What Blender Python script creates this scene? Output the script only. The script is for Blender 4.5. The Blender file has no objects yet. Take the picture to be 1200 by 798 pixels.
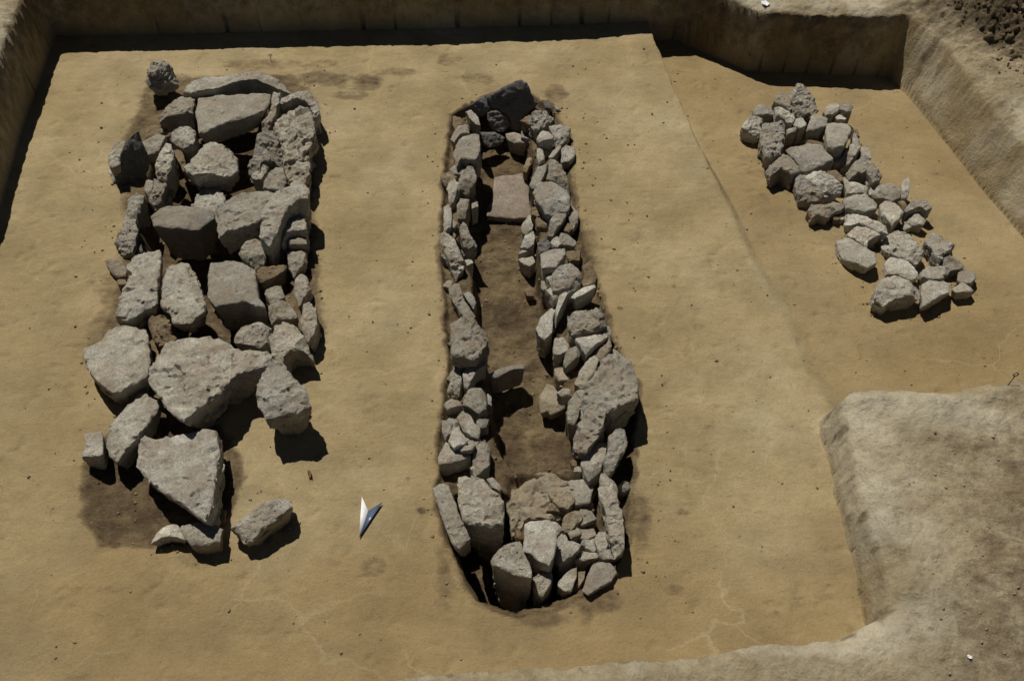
import bpy, math
import numpy as np
from mathutils import Vector

# ------------------------------------------------------------------ camera numbers (also used to survey the stones)
F = 1230.0; PITCH = math.radians(50); CAMH = 4.0
cp, sp = math.cos(PITCH), math.sin(PITCH)
CAM = np.array([0.0, 0.0, CAMH])
def ray(x, y):
    u = (x-600)/F; v = (399-y)/F
    return np.array([u, cp+v*sp, -sp+v*cp])
def P(x, y, z=0.0):
    d = ray(x, y); t = (z-CAMH)/d[2]
    return CAM+d*t

# ------------------------------------------------------------------ vectorised noise
def _hash(i, j, k, s):
    h = (i*374761393 + j*668265263 + k*2147483647 + s*1274126177) & 0xffffffff
    h = ((h ^ (h >> 13))*1274126177) & 0xffffffff
    h = (h ^ (h >> 16))
    h = (h*2246822519) & 0xffffffff
    h = h ^ (h >> 15)
    return (h & 0xffffff)/float(0xffffff)
def vnoise(p, s=0):
    p = np.asarray(p, float)
    b = np.floor(p).astype(np.int64); f = p-b; f = f*f*f*(f*(f*6-15)+10)
    r = 0.0
    for di in (0, 1):
        wi = f[:, 0] if di else 1-f[:, 0]
        for dj in (0, 1):
            wj = f[:, 1] if dj else 1-f[:, 1]
            for dk in (0, 1):
                wk = f[:, 2] if dk else 1-f[:, 2]
                r = r + wi*wj*wk*_hash(b[:, 0]+di, b[:, 1]+dj, b[:, 2]+dk, s)
    return r*2-1
def fbm(p, s=0, o=3, g=0.5):
    r = 0; a = 1; t = 0; p = np.asarray(p, float)
    for i in range(o):
        r = r+a*vnoise(p*(2.03**i)+i*7.3, s+i); t += a; a *= g
    return r/t
def ridge(p, s=0, o=3):
    r = 0; a = 1; t = 0
    for i in range(o):
        r = r+a*(1-2*np.abs(vnoise(p*(2.1**i)+i*3.1, s+i))); t += a; a *= .5
    return r/t
def cell(p, s=0):
    """value and edge distance of a 3D cellular pattern (facets)"""
    b = np.floor(p).astype(np.int64)
    d1 = np.full(len(p), 9.); val = np.zeros(len(p))
    for i in (-1, 0, 1):
        for j in (-1, 0, 1):
            for k in (-1, 0, 1):
                c = b+np.array([i, j, k])
                q = c+np.stack([_hash(c[:, 0], c[:, 1], c[:, 2], s+m) for m in (1, 2, 3)], 1)
                dd = ((p-q)**2).sum(1)
                v = _hash(c[:, 0], c[:, 1], c[:, 2], s+9)
                # slanted facet: plane through the cell centre
                g = np.stack([_hash(c[:, 0], c[:, 1], c[:, 2], s+m)-.5 for m in (4, 5, 6)], 1)
                w = (v-.5)+((p-q)*g).sum(1)*1.6
                m_ = dd < d1
                d1 = np.where(m_, dd, d1); val = np.where(m_, w, val)
    return val

# ------------------------------------------------------------------ mesh helpers
COL = bpy.context.scene.collection
def mesh_from(name, verts, faces, mat=None, smooth=True):
    me = bpy.data.meshes.new(name)
    verts = np.asarray(verts, np.float32)
    me.vertices.add(len(verts)); me.vertices.foreach_set('co', verts.ravel())
    if isinstance(faces, np.ndarray):
        n, k = faces.shape
        me.loops.add(n*k); me.loops.foreach_set('vertex_index', faces.astype(np.int32).ravel())
        me.polygons.add(n); me.polygons.foreach_set('loop_start', np.arange(0, n*k, k, dtype=np.int32))
    else:
        flat = [i for f in faces for i in f]; st = np.cumsum([0]+[len(f) for f in faces])[:-1]
        me.loops.add(len(flat)); me.loops.foreach_set('vertex_index', np.array(flat, np.int32))
        me.polygons.add(len(faces)); me.polygons.foreach_set('loop_start', st.astype(np.int32))
    me.update(calc_edges=True)
    me.validate()
    if smooth:
        me.polygons.foreach_set('use_smooth', np.ones(len(me.polygons), bool))
    if mat: me.materials.append(mat)
    return me
def link(name, me, parent=None, loc=None):
    o = bpy.data.objects.new(name, me); COL.objects.link(o)
    if parent: o.parent = parent
    if loc is not None: o.location = loc
    return o
def tag(o, label=None, cat=None, group=None, kind=None):
    if label: o['label'] = label
    if cat: o['category'] = cat
    if group: o['group'] = group
    if kind: o['kind'] = kind
    return o

# ------------------------------------------------------------------ materials
class N:
    def __init__(s, name):
        s.m = bpy.data.materials.new(name); s.m.use_nodes = True
        s.t = s.m.node_tree; s.t.nodes.clear()
        s.out = s.t.nodes.new('ShaderNodeOutputMaterial'); s.b = s.t.nodes.new('ShaderNodeBsdfPrincipled')
        s.t.links.new(s.b.outputs[0], s.out.inputs[0])
    def n(s, typ, **kw):
        x = s.t.nodes.new(typ)
        for k, v in kw.items():
            if k.startswith('i_'):
                key = k[2:]; key = int(key) if key.isdigit() else key.replace('_', ' ')
                x.inputs[key].default_value = v
            else: setattr(x, k, v)
        return x
    def l(s, a, b): s.t.links.new(a, b)
    def noise(s, vec, scale, detail=4, rough=.55, dist=0):
        x = s.n('ShaderNodeTexNoise'); x.inputs['Scale'].default_value = scale
        x.inputs['Detail'].default_value = detail; x.inputs['Roughness'].default_value = rough
        x.inputs['Distortion'].default_value = dist
        s.l(vec, x.inputs['Vector']); return x.outputs['Fac']
    def ramp(s, fac, stops):
        x = s.n('ShaderNodeValToRGB'); e = x.color_ramp.elements
        while len(e) < len(stops): e.new(.5)
        for i, (p, c) in enumerate(stops):
            e[i].position = p; e[i].color = (c, c, c, 1) if not isinstance(c, tuple) else (*c, 1)
        s.l(fac, x.inputs[0]); return x.outputs[0]
    def mix(s, fac, a, b, mode='MIX'):
        x = s.n('ShaderNodeMix', data_type='RGBA', blend_type=mode)
        for v, k in ((fac, 0), (a, 6), (b, 7)):
            if hasattr(v, 'default_value') or hasattr(v, 'is_linked'): s.l(v, x.inputs[k])
            else: x.inputs[k].default_value = v if k == 0 else (*v, 1)
        return x.outputs[2]
    def math(s, op, a, b=0.0, clamp=False):
        x = s.n('ShaderNodeMath', operation=op, use_clamp=clamp)
        for v, k in ((a, 0), (b, 1)):
            if hasattr(v, 'is_linked'): s.l(v, x.inputs[k])
            else: x.inputs[k].default_value = v
        return x.outputs[0]
    def scale(s, vec, sc):
        x = s.n('ShaderNodeMapping'); x.inputs['Scale'].default_value = sc; s.l(vec, x.inputs['Vector']); return x.outputs[0]
    def bump(s, h, strength, dist, prev=None):
        x = s.n('ShaderNodeBump'); x.inputs['Strength'].default_value = strength; x.inputs['Distance'].default_value = dist
        s.l(h, x.inputs['Height'])
        if prev: s.l(prev, x.inputs['Normal'])
        return x.outputs[0]
    def done(s, col, normal=None, rough=.95, spec=.15):
        if hasattr(col, 'is_linked'): s.l(col, s.b.inputs['Base Color'])
        else: s.b.inputs['Base Color'].default_value = (*col, 1)
        if normal: s.l(normal, s.b.inputs['Normal'])
        s.b.inputs['Roughness'].default_value = rough
        s.b.inputs['Specular IOR Level'].default_value = spec
        return s.m

def soil_material():
    s = N('soil')
    g = s.n('ShaderNodeNewGeometry').outputs['Position']
    def attr(nm): return s.n('ShaderNodeAttribute', attribute_name=nm).outputs['Fac']
    # clay of the scraped floor: warm tan with broad mottling and faint trowel streaks
    big = s.noise(g, 1.1, 5, .6)
    c = s.ramp(big, [(.3, (.29, .220, .112)), (.5, (.36, .283, .153)), (.70, (.45, .370, .222))])
    st = s.noise(s.scale(g, (1.4, 4.2, 1)), 4.0, 7, .68, 1.1)
    c = s.mix(.5, c, s.ramp(st, [(.3, .82), (.5, 1.0), (.7, 1.12)]), 'MULTIPLY')
    mm = s.noise(s.scale(g, (1, 1.5, 1)), 13, 8, .72, .4)
    c = s.mix(.6, c, s.ramp(mm, [(.3, .80), (.5, 1.0), (.7, 1.13)]), 'MULTIPLY')
    med = s.noise(g, 6, 6, .65)
    c = s.mix(s.math('MULTIPLY', s.ramp(med, [(.55, 0.), (.75, 1.)]), .18), c, (.235, .162, .074))
    lt = s.noise(s.scale(g, (1, 1.6, 1)), 4.2, 7, .7, 1.2)
    c = s.mix(s.math('MULTIPLY', s.ramp(lt, [(.55, 0.), (.72, 1.)]), .25), c, (.40, .315, .18))
    c = s.mix(s.math('MULTIPLY', attr('damp'), .75), c, s.ramp(s.noise(g, 2.4, 6, .65), [(.3, (.235, .160, .070)), (.7, (.32, .232, .112))]))
    # hairline pale veins left by dried cracks
    wv = s.n('ShaderNodeTexNoise'); wv.inputs['Scale'].default_value = 2.2; wv.inputs['Detail'].default_value = 5; s.l(g, wv.inputs['Vector'])
    vm = s.n('ShaderNodeVectorMath', operation='MULTIPLY_ADD'); s.l(wv.outputs['Color'], vm.inputs[0]); vm.inputs[1].default_value = (.55, .55, .0); s.l(g, vm.inputs[2])
    flat = s.n('ShaderNodeVectorMath', operation='MULTIPLY'); s.l(vm.outputs[0], flat.inputs[0]); flat.inputs[1].default_value = (1, 1, 0)
    vo = s.n('ShaderNodeTexVoronoi', feature='DISTANCE_TO_EDGE'); vo.inputs['Scale'].default_value = 1.7; s.l(flat.outputs[0], vo.inputs['Vector'])
    vein = s.ramp(vo.outputs['Distance'], [(0., 1.), (.004, .7), (.012, 0.)])
    nz = s.n('ShaderNodeSeparateXYZ'); s.l(s.n('ShaderNodeNewGeometry').outputs['True Normal'], nz.inputs[0])
    flatk = s.ramp(nz.outputs[2], [(.80, 0.), (.93, 1.)])
    veinm = s.ramp(s.noise(g, 1.7, 3), [(.45, 0.), (.62, 1.)])
    c = s.mix(s.math('MULTIPLY', s.math('MULTIPLY', vein, veinm), s.math('MULTIPLY', s.math('SUBTRACT', 1., attr('bank'), True), .34)), c, (.52, .44, .285))
    # dark flecks of charcoal and damp pits
    fl = s.n('ShaderNodeTexVoronoi'); fl.inputs['Scale'].default_value = 9; fl.inputs['Randomness'].default_value = 1
    s.l(s.scale(vm.outputs[0], (1, 1.8, 0)), fl.inputs['Vector'])
    fleck = s.ramp(fl.outputs['Distance'], [(.04, 1.), (.13, 0.)])
    flm = s.ramp(s.noise(g, 7.3, 2), [(.56, 0.), (.64, 1.)])
    c = s.mix(s.math('MULTIPLY', s.math('MULTIPLY', fleck, flm), s.math('MULTIPLY', flatk, .7)), c, (.12, .085, .045))
    ff = s.noise(s.scale(g, (1, 1.5, 1)), 34, 5, .7)
    c = s.mix(s.math('MULTIPLY', s.ramp(ff, [(.60, 0.), (.72, 1.)]), .55), c, (.17, .12, .06))
    # dried grey crust of the old ground surface and of the baulks
    k1 = s.noise(g, 5, 8, .7, .4)
    crust = s.ramp(k1, [(.3, (.29, .23, .135)), (.5, (.40, .333, .213)), (.7, (.48, .415, .285))])
    k2 = s.noise(g, 40, 6, .75)
    crust = s.mix(.8, crust, s.ramp(k2, [(.3, .72), (.5, 1.), (.7, 1.18)]), 'MULTIPLY')
    c = s.mix(attr('bank'), c, crust)
    pale = s.noise(g, 9, 7, .7)
    c = s.mix(s.math('MULTIPLY', attr('crust'), s.ramp(pale, [(.3, .35), (.6, 1.)])), c, (.60, .54, .40))
    # humus, grave fill and the darker wall faces
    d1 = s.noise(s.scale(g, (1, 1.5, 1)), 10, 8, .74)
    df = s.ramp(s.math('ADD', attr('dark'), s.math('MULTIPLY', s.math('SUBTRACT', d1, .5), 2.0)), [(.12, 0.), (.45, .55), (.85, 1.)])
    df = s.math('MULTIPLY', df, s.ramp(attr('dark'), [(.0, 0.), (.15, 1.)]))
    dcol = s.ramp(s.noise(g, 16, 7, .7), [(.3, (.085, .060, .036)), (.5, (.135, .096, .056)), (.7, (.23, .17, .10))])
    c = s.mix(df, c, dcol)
    mo = s.ramp(s.noise(g, 3.1, 5, .6), [(.35, .86), (.6, 1.06)])
    c = s.mix(1., c, mo, 'MULTIPLY')
    gr = s.noise(g, 90, 5, .8)
    c = s.mix(.55, c, s.ramp(gr, [(.33, .80), (.5, 1.), (.67, 1.17)]), 'MULTIPLY')
    # relief
    h1 = s.noise(g, 60, 8, .75); h2 = s.noise(g, 14, 6, .7, .5)
    rough = s.math('ADD', s.math('MULTIPLY', attr('rough'), 1.0), .10)
    h = s.math('ADD', s.math('MULTIPLY', h2, 1.6), h1)
    b = s.bump(s.math('MULTIPLY', h, rough), 1.0, .022)
    b = s.bump(s.math('MULTIPLY', st, .25), .45, .03, b)
    b = s.bump(s.noise(s.scale(g, (1, 1.7, 1)), 45, 7, .78, .3), .55, .006, b)
    b = s.bump(s.noise(g, 220, 4, .8), .55, .0026, b)
    return s.done(c, b, .95, .1)

def stone_material(name, base, dirt, dirt_amt, seed=0.):
    s = N(name)
    tc = s.n('ShaderNodeTexCoord').outputs['Object']
    oi = s.n('ShaderNodeObjectInfo')
    off = s.n('ShaderNodeVectorMath', operation='MULTIPLY_ADD')
    cb = s.n('ShaderNodeCombineXYZ'); s.l(oi.outputs['Random'], cb.inputs[0]); s.l(oi.outputs['Random'], cb.inputs[1]); cb.inputs[2].default_value = seed
    s.l(cb.outputs[0], off.inputs[0]); off.inputs[1].default_value = (31, 17, 1); s.l(tc, off.inputs[2])
    v = off.outputs[0]
    b = base
    n1 = s.noise(v, 9, 8, .68, .3)
    c = s.ramp(n1, [(.28, tuple(x*.68 for x in b)), (.5, b), (.72, tuple(min(1, x*1.32) for x in b))])
    # banded gneiss layering
    bd = s.noise(s.scale(v, (2, 3, 14)), 6, 5, .65, .5)
    c = s.mix(.5, c, s.ramp(bd, [(.32, .78), (.5, 1.), (.68, 1.15)]), 'MULTIPLY')
    # mineral grain
    gr = s.noise(v, 190, 3, .85)
    c = s.mix(.9, c, s.ramp(gr, [(.36, .55), (.5, 1.), (.64, 1.5)]), 'MULTIPLY')
    g2 = s.noise(v, 62, 6, .8)
    c = s.mix(.8, c, s.ramp(g2, [(.34, .62), (.5, 1.), (.66, 1.3)]), 'MULTIPLY')
    sp_ = s.n('ShaderNodeTexVoronoi'); sp_.inputs['Scale'].default_value = 120; s.l(v, sp_.inputs['Vector'])
    c = s.mix(s.math('MULTIPLY', s.ramp(sp_.outputs['Distance'], [(.12, 1.), (.26, 0.)]), .45), c, (.07, .065, .06))
    # tone from stone to stone
    tone = s.n('ShaderNodeMapRange'); s.l(oi.outputs['Random'], tone.inputs[0]); tone.inputs[3].default_value = .66; tone.inputs[4].default_value = 1.14
    cc = s.n('ShaderNodeCombineXYZ')
    r2 = s.math('FRACT', s.math('MULTIPLY', oi.outputs['Random'], 7.31))
    s.l(tone.outputs[0], cc.inputs[0]); s.l(s.math('MULTIPLY', tone.outputs[0], s.math('SUBTRACT', 1.0, s.math('MULTIPLY', r2, .03))), cc.inputs[1])
    s.l(s.math('MULTIPLY', tone.outputs[0], s.math('SUBTRACT', 1.03, s.math('MULTIPLY', r2, .11))), cc.inputs[2])
    c = s.mix(1., c, cc.outputs[0], 'MULTIPLY')
    # clinging soil
    dn = s.noise(v, 7, 7, .7, .6)
    c = s.mix(s.math('MULTIPLY', s.ramp(dn, [(.5-dirt_amt*.32, 0.), (.72-dirt_amt*.3, 1.)]), min(1, .45+dirt_amt*.5)), c, dirt)
    cr = s.n('ShaderNodeTexVoronoi', feature='DISTANCE_TO_EDGE'); cr.inputs['Scale'].default_value = 11
    wob = s.n('ShaderNodeTexNoise'); wob.inputs['Scale'].default_value = 12; wob.inputs['Detail'].default_value = 5; s.l(v, wob.inputs['Vector'])
    wv = s.n('ShaderNodeVectorMath', operation='MULTIPLY_ADD'); s.l(wob.outputs['Color'], wv.inputs[0]); wv.inputs[1].default_value = (.14, .14, .14); s.l(v, wv.inputs[2])
    s.l(wv.outputs[0], cr.inputs['Vector'])
    crack = s.ramp(cr.outputs['Distance'], [(0., 0.), (.05, 1.)])
    bp = s.bump(crack, .06, .006)
    bp = s.bump(s.noise(v, 30, 10, .80, .2), .9, .015, bp)
    bp = s.bump(s.noise(v, 110, 5, .8), .9, .006, bp)
    return s.done(c, bp, .93, .18)

M_SOIL = soil_material()
MATS = {
 'g': stone_material('gneiss_grey', (.46, .446, .378), (.30, .23, .155), .36),
 'p': stone_material('gneiss_pale', (.55, .535, .455), (.36, .285, .21), .32, 5.),
 'b': stone_material('gneiss_soiled', (.40, .335, .24), (.215, .155, .088), .72, 9.),
 'r': stone_material('granite_pinkish', (.40, .35, .285), (.23, .17, .115), .32, 3.),
 's': stone_material('gneiss_sandy', (.41, .365, .275), (.34, .275, .18), .55, 11.),
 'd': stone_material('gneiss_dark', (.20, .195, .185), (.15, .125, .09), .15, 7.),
}
def flat_mat(name, col, rough=.5, metal=0., wear=.12):
    s = N(name); tc = s.n('ShaderNodeTexCoord').outputs['Object']
    n = s.noise(tc, 60, 5, .7)
    c = s.mix(wear, col, s.ramp(n, [(.35, tuple(x*.4 for x in col)), (.6, col)]))
    m = s.done(c, None, rough, .4); s.b.inputs['Metallic'].default_value = metal
    return m

# ------------------------------------------------------------------ terrain
def sdf(poly, X, Y):
    """signed distance, positive outside"""
    poly = np.asarray(poly, float)[:, :2]; n = len(poly)
    d = np.full(X.shape, 1e9); inside = np.zeros(X.shape, bool)
    for i in range(n):
        a = poly[i]; b = poly[(i+1) % n]; e = b-a
        wx = X-a[0]; wy = Y-a[1]
        t = np.clip((wx*e[0]+wy*e[1])/(e@e), 0, 1)
        d = np.minimum(d, (wx-e[0]*t)**2+(wy-e[1]*t)**2)
        if a[1] != b[1]:
            c = ((a[1] > Y) != (b[1] > Y)) & (X < (b[0]-a[0])*(Y-a[1])/(b[1]-a[1])+a[0])
            inside ^= c
    d = np.sqrt(d); return np.where(inside, -d, d)
def ss(a, b, x):
    t = np.clip((x-a)/(b-a), 0, 1); return t*t*(3-2*t)
def pxpoly(s, z=0.):
    return [P(*[float(c) for c in q.split(',')], z)[:2] for q in s.split()]

PIT = [(-2.35, -2.5), (-2.45, 1.2), (-2.64, 2.4), (-2.80, 4.0), (-2.85, 4.35), (-2.93, 5.03), (-3.0, 5.97), (-1.13, 6.04), (.57, 6.11), (1.10, 6.14), (1.33, 5.95), (1.54, 5.77), (2.44, 5.72), (2.52, 5.49),
       (2.72, 4.47), (2.83, 4.03), (3.05, 3.4), (3.2, 3.10), (2.35, 2.98), (1.9, 2.95), (1.52, 2.91), (1.445, 2.86), (1.43, 2.5), (1.435, 2.1), (1.415, 1.84),
       (1.25, 1.77), (.79, 1.71), (.3, 1.67), (-.15, 1.63), (-.38, 1.59), (-.9, 1.46), (-1.6, 1.25), (-2.2, -2.5)]
STEP = [P(*q)[:2] for q in ((762, 20), (768, 45), (792, 100), (826, 175), (861, 245), (888, 305), (925, 362), (948, 425), (978, 467))]
G1_SHELF = pxpoly('178,92 340,88 372,120 366,210 368,300 378,400 330,440 255,455 180,480 128,470 118,400 138,330 150,250 140,180', 0)
G1_VOID = pxpoly('205,150 300,125 322,160 318,230 330,300 345,360 300,430 210,430 185,360 170,290 180,220', -.16)
G1_END = pxpoly('112,520 180,470 262,500 285,560 255,625 190,640 120,636 96,600 98,545', 0)
G2_CUT = pxpoly('545,122 600,98 645,122 668,160 676,250 700,330 722,400 748,450 742,560 734,640 716,676 658,708 604,720 556,706 528,655 508,580 514,500 524,420 516,340 514,270 520,190 528,135', 0)
G2_FLOOR = pxpoly('562,150 618,150 628,210 630,262 636,330 654,390 660,470 684,530 676,575 600,578 578,548 566,470 556,400 552,350 538,320 540,240 550,180', -.22)
G2_HOLE = pxpoly('518,588 560,560 600,575 606,625 640,640 692,650 694,680 660,700 605,714 562,702 536,655', -.02)
G2_END = pxpoly('590,560 700,560 716,650 690,668 625,640 590,640', -.1)

def axis(lo, hi, step, far):
    a = list(np.arange(lo, hi, step)); s = step; x = a[-1]; up = []
    while x < far: s *= 1.22; x += s; up.append(x)
    s = step; x = a[0]; dn = []
    while x > -far: s *= 1.22; x -= s; dn.append(x)
    return np.array(dn[::-1]+a+up)
xs = axis(-3.35, 3.75, .0085, 60.); ys = axis(1.35, 6.75, .0085, 60.)
X, Y = np.meshgrid(xs, ys); sh = X.shape; Xf = X.ravel(); Yf = Y.ravel()
def n2(fr, s, o=3): return fbm(np.stack([Xf*fr, Yf*fr, np.zeros_like(Xf)], 1), s, o)
near = (np.abs(Xf) < 6) & (Yf > -1) & (Yf < 9)

def step_drop(Xf, Yf):
    sx = np.interp(Yf, [p[1] for p in STEP][::-1], [p[0] for p in STEP][::-1])
    drop = np.interp(Yf, [2.8, 3.6, 4.3, 5.2, 5.9, 6.2], [.035, .035, .05, .10, .145, .15])
    return sx, drop
sx, drop = step_drop(Xf, Yf)
w1 = n2(1.5, 11); w2 = n2(9, 21, 4)
side = Xf-sx+w2*.012
edge_w = np.interp(Yf, [3.4, 4.2, 5.0, 6], [.06, .04, .025, .016])
zf = -drop*ss(-edge_w, edge_w, side)*(Yf > -10)
zf = np.where(Yf < 2.6, 0, zf)
zf = zf+w1*.010+w2*.0022
streak = fbm(np.stack([Xf*5, Yf*26, np.zeros_like(Xf)], 1), 31, 3)
zf = zf+streak*.0008
pits = n2(16, 41, 2); zf = zf-np.clip(pits-.42, 0, 1)*.018

dark = np.zeros_like(Xf); rough = np.full_like(Xf, .10)
wob = n2(12, 51, 3)*.016
def lower(poly, depth, w, dk=1., dw=.04, rg=.45):
    global zf, dark, rough
    d = sdf(poly, Xf, Yf)+wob
    k = 1-ss(-w, 0, d)
    zf = zf-depth*k
    dark = np.maximum(dark, dk*(1-ss(-dw*.4, dw, d+wob)))
    rough = np.maximum(rough, rg*(1-ss(-.02, .03, d)))
    return k
k1 = lower(G1_SHELF, .014, .10, .60, .05, .5)
lower(G1_VOID, .20, .06, .85, .03, .6)
lower(G1_END, .025, .10, .78, .035, .55)
lower(G2_CUT, .045, .03, .66, .022, .7)
kf = lower(G2_FLOOR, .19, .05, .85, .02, .8)
lower(G2_HOLE, .36, .035, .9, .02, .7)
lower(G2_END, .06, .05, .35, .02, 1.0)
lump = n2(7, 61, 4); cutin = 1-ss(-.06, .0, sdf(G2_CUT, Xf, Yf))
zf = zf+cutin*(lump*.022+np.clip(n2(22, 71, 3), 0, 1)*.016)
zf = zf+k1*lump*.012
dk_l = n2(3.2, 81, 4)
dark = dark*(1-.42*kf*ss(-.1, .25, dk_l))
# stains seen on the floor: humus patches, post-hole spots (x, y, rx, ry, amount in photo surveying units)
for (px, py, rx, ry, am) in ((385, 92, 42, 9, .62), (430, 98, 34, 10, .7), (470, 85, 35, 7, .4), (525, 70, 16, 9, .35), (415, 112, 26, 6, .45), (300, 76, 48, 8, .42),
        (385, 75, 20, 6, .3), (122, 330, 18, 14, .35), (118, 385, 14, 45, .45), (180, 118, 20, 12, .5), (440, 665, 14, 12, .5), (494, 597, 6, 5, .9), (478, 560, 5, 5, .5),
        (700, 705, 48, 22, .75), (640, 725, 70, 16, .6), (748, 610, 16, 60, .55), (520, 660, 18, 45, .5), (526, 480, 12, 60, .4), (518, 300, 10, 60, .35), (650, 108, 14, 12, .6),
        (690, 300, 14, 50, .4), (800, 600, 10, 5, .4), (790, 690, 12, 8, .45), (905, 720, 14, 6, .3), (1040, 300, 60, 40, .22), (910, 180, 50, 60, .2), (560, 92, 18, 8, .4),
        (230, 655, 30, 14, .4), (335, 615, 18, 14, .45), (790, 335, 5, 3, .6), (726, 362, 4, 3, .6), (420, 590, 5, 4, .5), (1150, 600, 60, 40, .28), (1110, 560, 45, 20, .3)):
    c = P(px, py, 0); rX = rx/1230*(CAMH/(-ray(px, py)[2])); rY = abs(P(px, py-ry)[1]-P(px, py+ry)[1])/2
    q = np.sqrt(((Xf-c[0])/rX)**2+((Yf-c[1])/rY)**2)+w2*.55+dk_l*.35
    dark = np.maximum(dark, am*(1-ss(.45, 1.25, q)))

# baulks round the trench
d = sdf(PIT, Xf, Yf)
d = d+(n2(3.1, 201, 3)*.03+n2(13, 203, 3)*.013)*ss(1.2, 1.35, Xf)*ss(3.1, 2.8, Yf)+(n2(3.1, 205, 3)*.02+n2(15, 207, 3)*.007)*ss(1.9, 1.75, Yf)*(Xf < 1.35)
gyy, gxx = np.gradient(d.reshape(sh), ys, xs); gxx = gxx.ravel(); gyy = gyy.ravel()
snap = (np.abs(d) < .0050) & near
SX = np.where(snap, -d*gxx, 0); SY = np.where(snap, -d*gyy, 0); d = np.where(snap, 0., d)
lipn = n2(5, 91, 4)*.019+n2(26, 95, 3)*.006
front = ss(3.3, 2.7, Yf)*ss(.8, 1.4, Xf+0*Yf) + ss(1.9, 1.7, Yf)*(Xf > -2.5)
front = np.clip(front, 0, 1)
bankz = (.44-.145*ss(.2, 1.2, Xf))*(1-front)+.215*front
bankz = np.where((Yf < 2.4) & (Xf < 0), .215+(.43-.215)*ss(-1.6, -2.6, Xf), bankz)
bankz = bankz+n2(.9, 101, 3)*.02*ss(.1, .6, d)
rightness = ss(2.2, 2.6, Xf)*ss(3.0, 3.4, Yf)
W = .024+.035*ss(2.5, 2.6, Xf)+.045*rightness+.03*front
dd = d+lipn*ss(0.0, .05, d)
prof = .86*ss(-.3, 1., dd/W)*1.0
tf = .95-.10*np.clip(front+rightness*.4, 0, 1)
prof = np.where(dd < W, tf*np.clip(dd/W, 0, 1), tf+(1-tf)*ss(W, W+.07, dd)**.8)
crumb = n2(14, 111, 4); crumb2 = n2(40, 117, 3)
spoilk = ss(0, .55, (Xf-2.55)*.75+(Yf-5.35)*1.0)*ss(2.2, 2.9, Xf)*(Yf > 4)
onbank = ss(-.005, .02, d)
zb = bankz+onbank*(crumb*.010+crumb2*.004)+spoilk*(.20*ss(0, 1.2, (Yf-5.3)+(Xf-2.6)*.5)+n2(6, 121, 4)*.07+np.abs(n2(17, 127, 4))*.07)
lipz = ss(W*.5, W, d)*(1-ss(W+.12, W+.3, d))*np.clip(rightness+front*.5, 0, 1)
zb = zb+lipz*(n2(11, 211, 4)*.020+np.abs(n2(24, 213, 3))*.016)+onbank*n2(7, 215, 3)*.008
back_edge = ss(5.5, 6.0, Yf)*ss(.9, 1.3, Xf)*(1-ss(.05, .4, d))
zb = zb+back_edge*.01
z = zf+(zb-zf)*prof*(d > -.0)
z = np.where(d < 0, zf, z)
z = np.where(near, z, np.where(d < 0, zf, zb))
# gouges and ledges on the wall faces
wallk = ss(0, .01, d)*(1-ss(W, W+.12, d))
vx = fbm(np.stack([Xf*16, Yf*16, z*30], 1), 131, 4); vy = fbm(np.stack([Xf*16+9, Yf*16, z*30], 1), 137, 4)
groove = fbm(np.stack([Xf*22, Yf*22, z*4], 1), 139, 3)
Xn = Xf+SX+wallk*(vx*.007+groove*.002); Yn = Yf+SY+wallk*(vy*.006+groove*.002)
z = z+wallk*fbm(np.stack([Xf*9, Yf*9, z*9], 1), 141, 3)*.012
bank = np.clip(ss(-.0, .03, d)*.95, 0, 1)
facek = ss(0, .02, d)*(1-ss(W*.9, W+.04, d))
bank = bank*(1-.65*facek*(1-front*.7))
crust = (1-ss(.0, .30, np.abs(d-W-.07-.05*n2(2, 151)))) * onbank*.95*np.where(front > .5, 1, .95)
crust = np.maximum(crust, ss(.03, .06, d)*ss(-2.3, -2.5, Xf)*.7)
crust = crust*ss(-.3, .2, n2(4, 161, 4))
crust = crust*(1-spoilk)
brownpath = onbank*rightness*ss(.25, .45, d)*(1-spoilk)
bank = bank*(1-.45*brownpath)
dark = np.where(d > .0, dark*.5, dark)
dark = np.maximum(dark, spoilk*(.55+.4*n2(3, 171, 3)))
dark_face = facek*(1-rightness)*(1-front)
dark = np.maximum(dark, dark_face*.55)  # darker soil colour on the back and left wall faces
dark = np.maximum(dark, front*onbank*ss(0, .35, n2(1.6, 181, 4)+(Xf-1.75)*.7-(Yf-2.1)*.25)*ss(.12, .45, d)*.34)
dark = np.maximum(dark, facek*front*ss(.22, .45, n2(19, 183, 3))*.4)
rough = np.where(d > 0, np.maximum(rough, .5-.1*facek), rough); rough = np.maximum(rough, spoilk*1.3)

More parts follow.
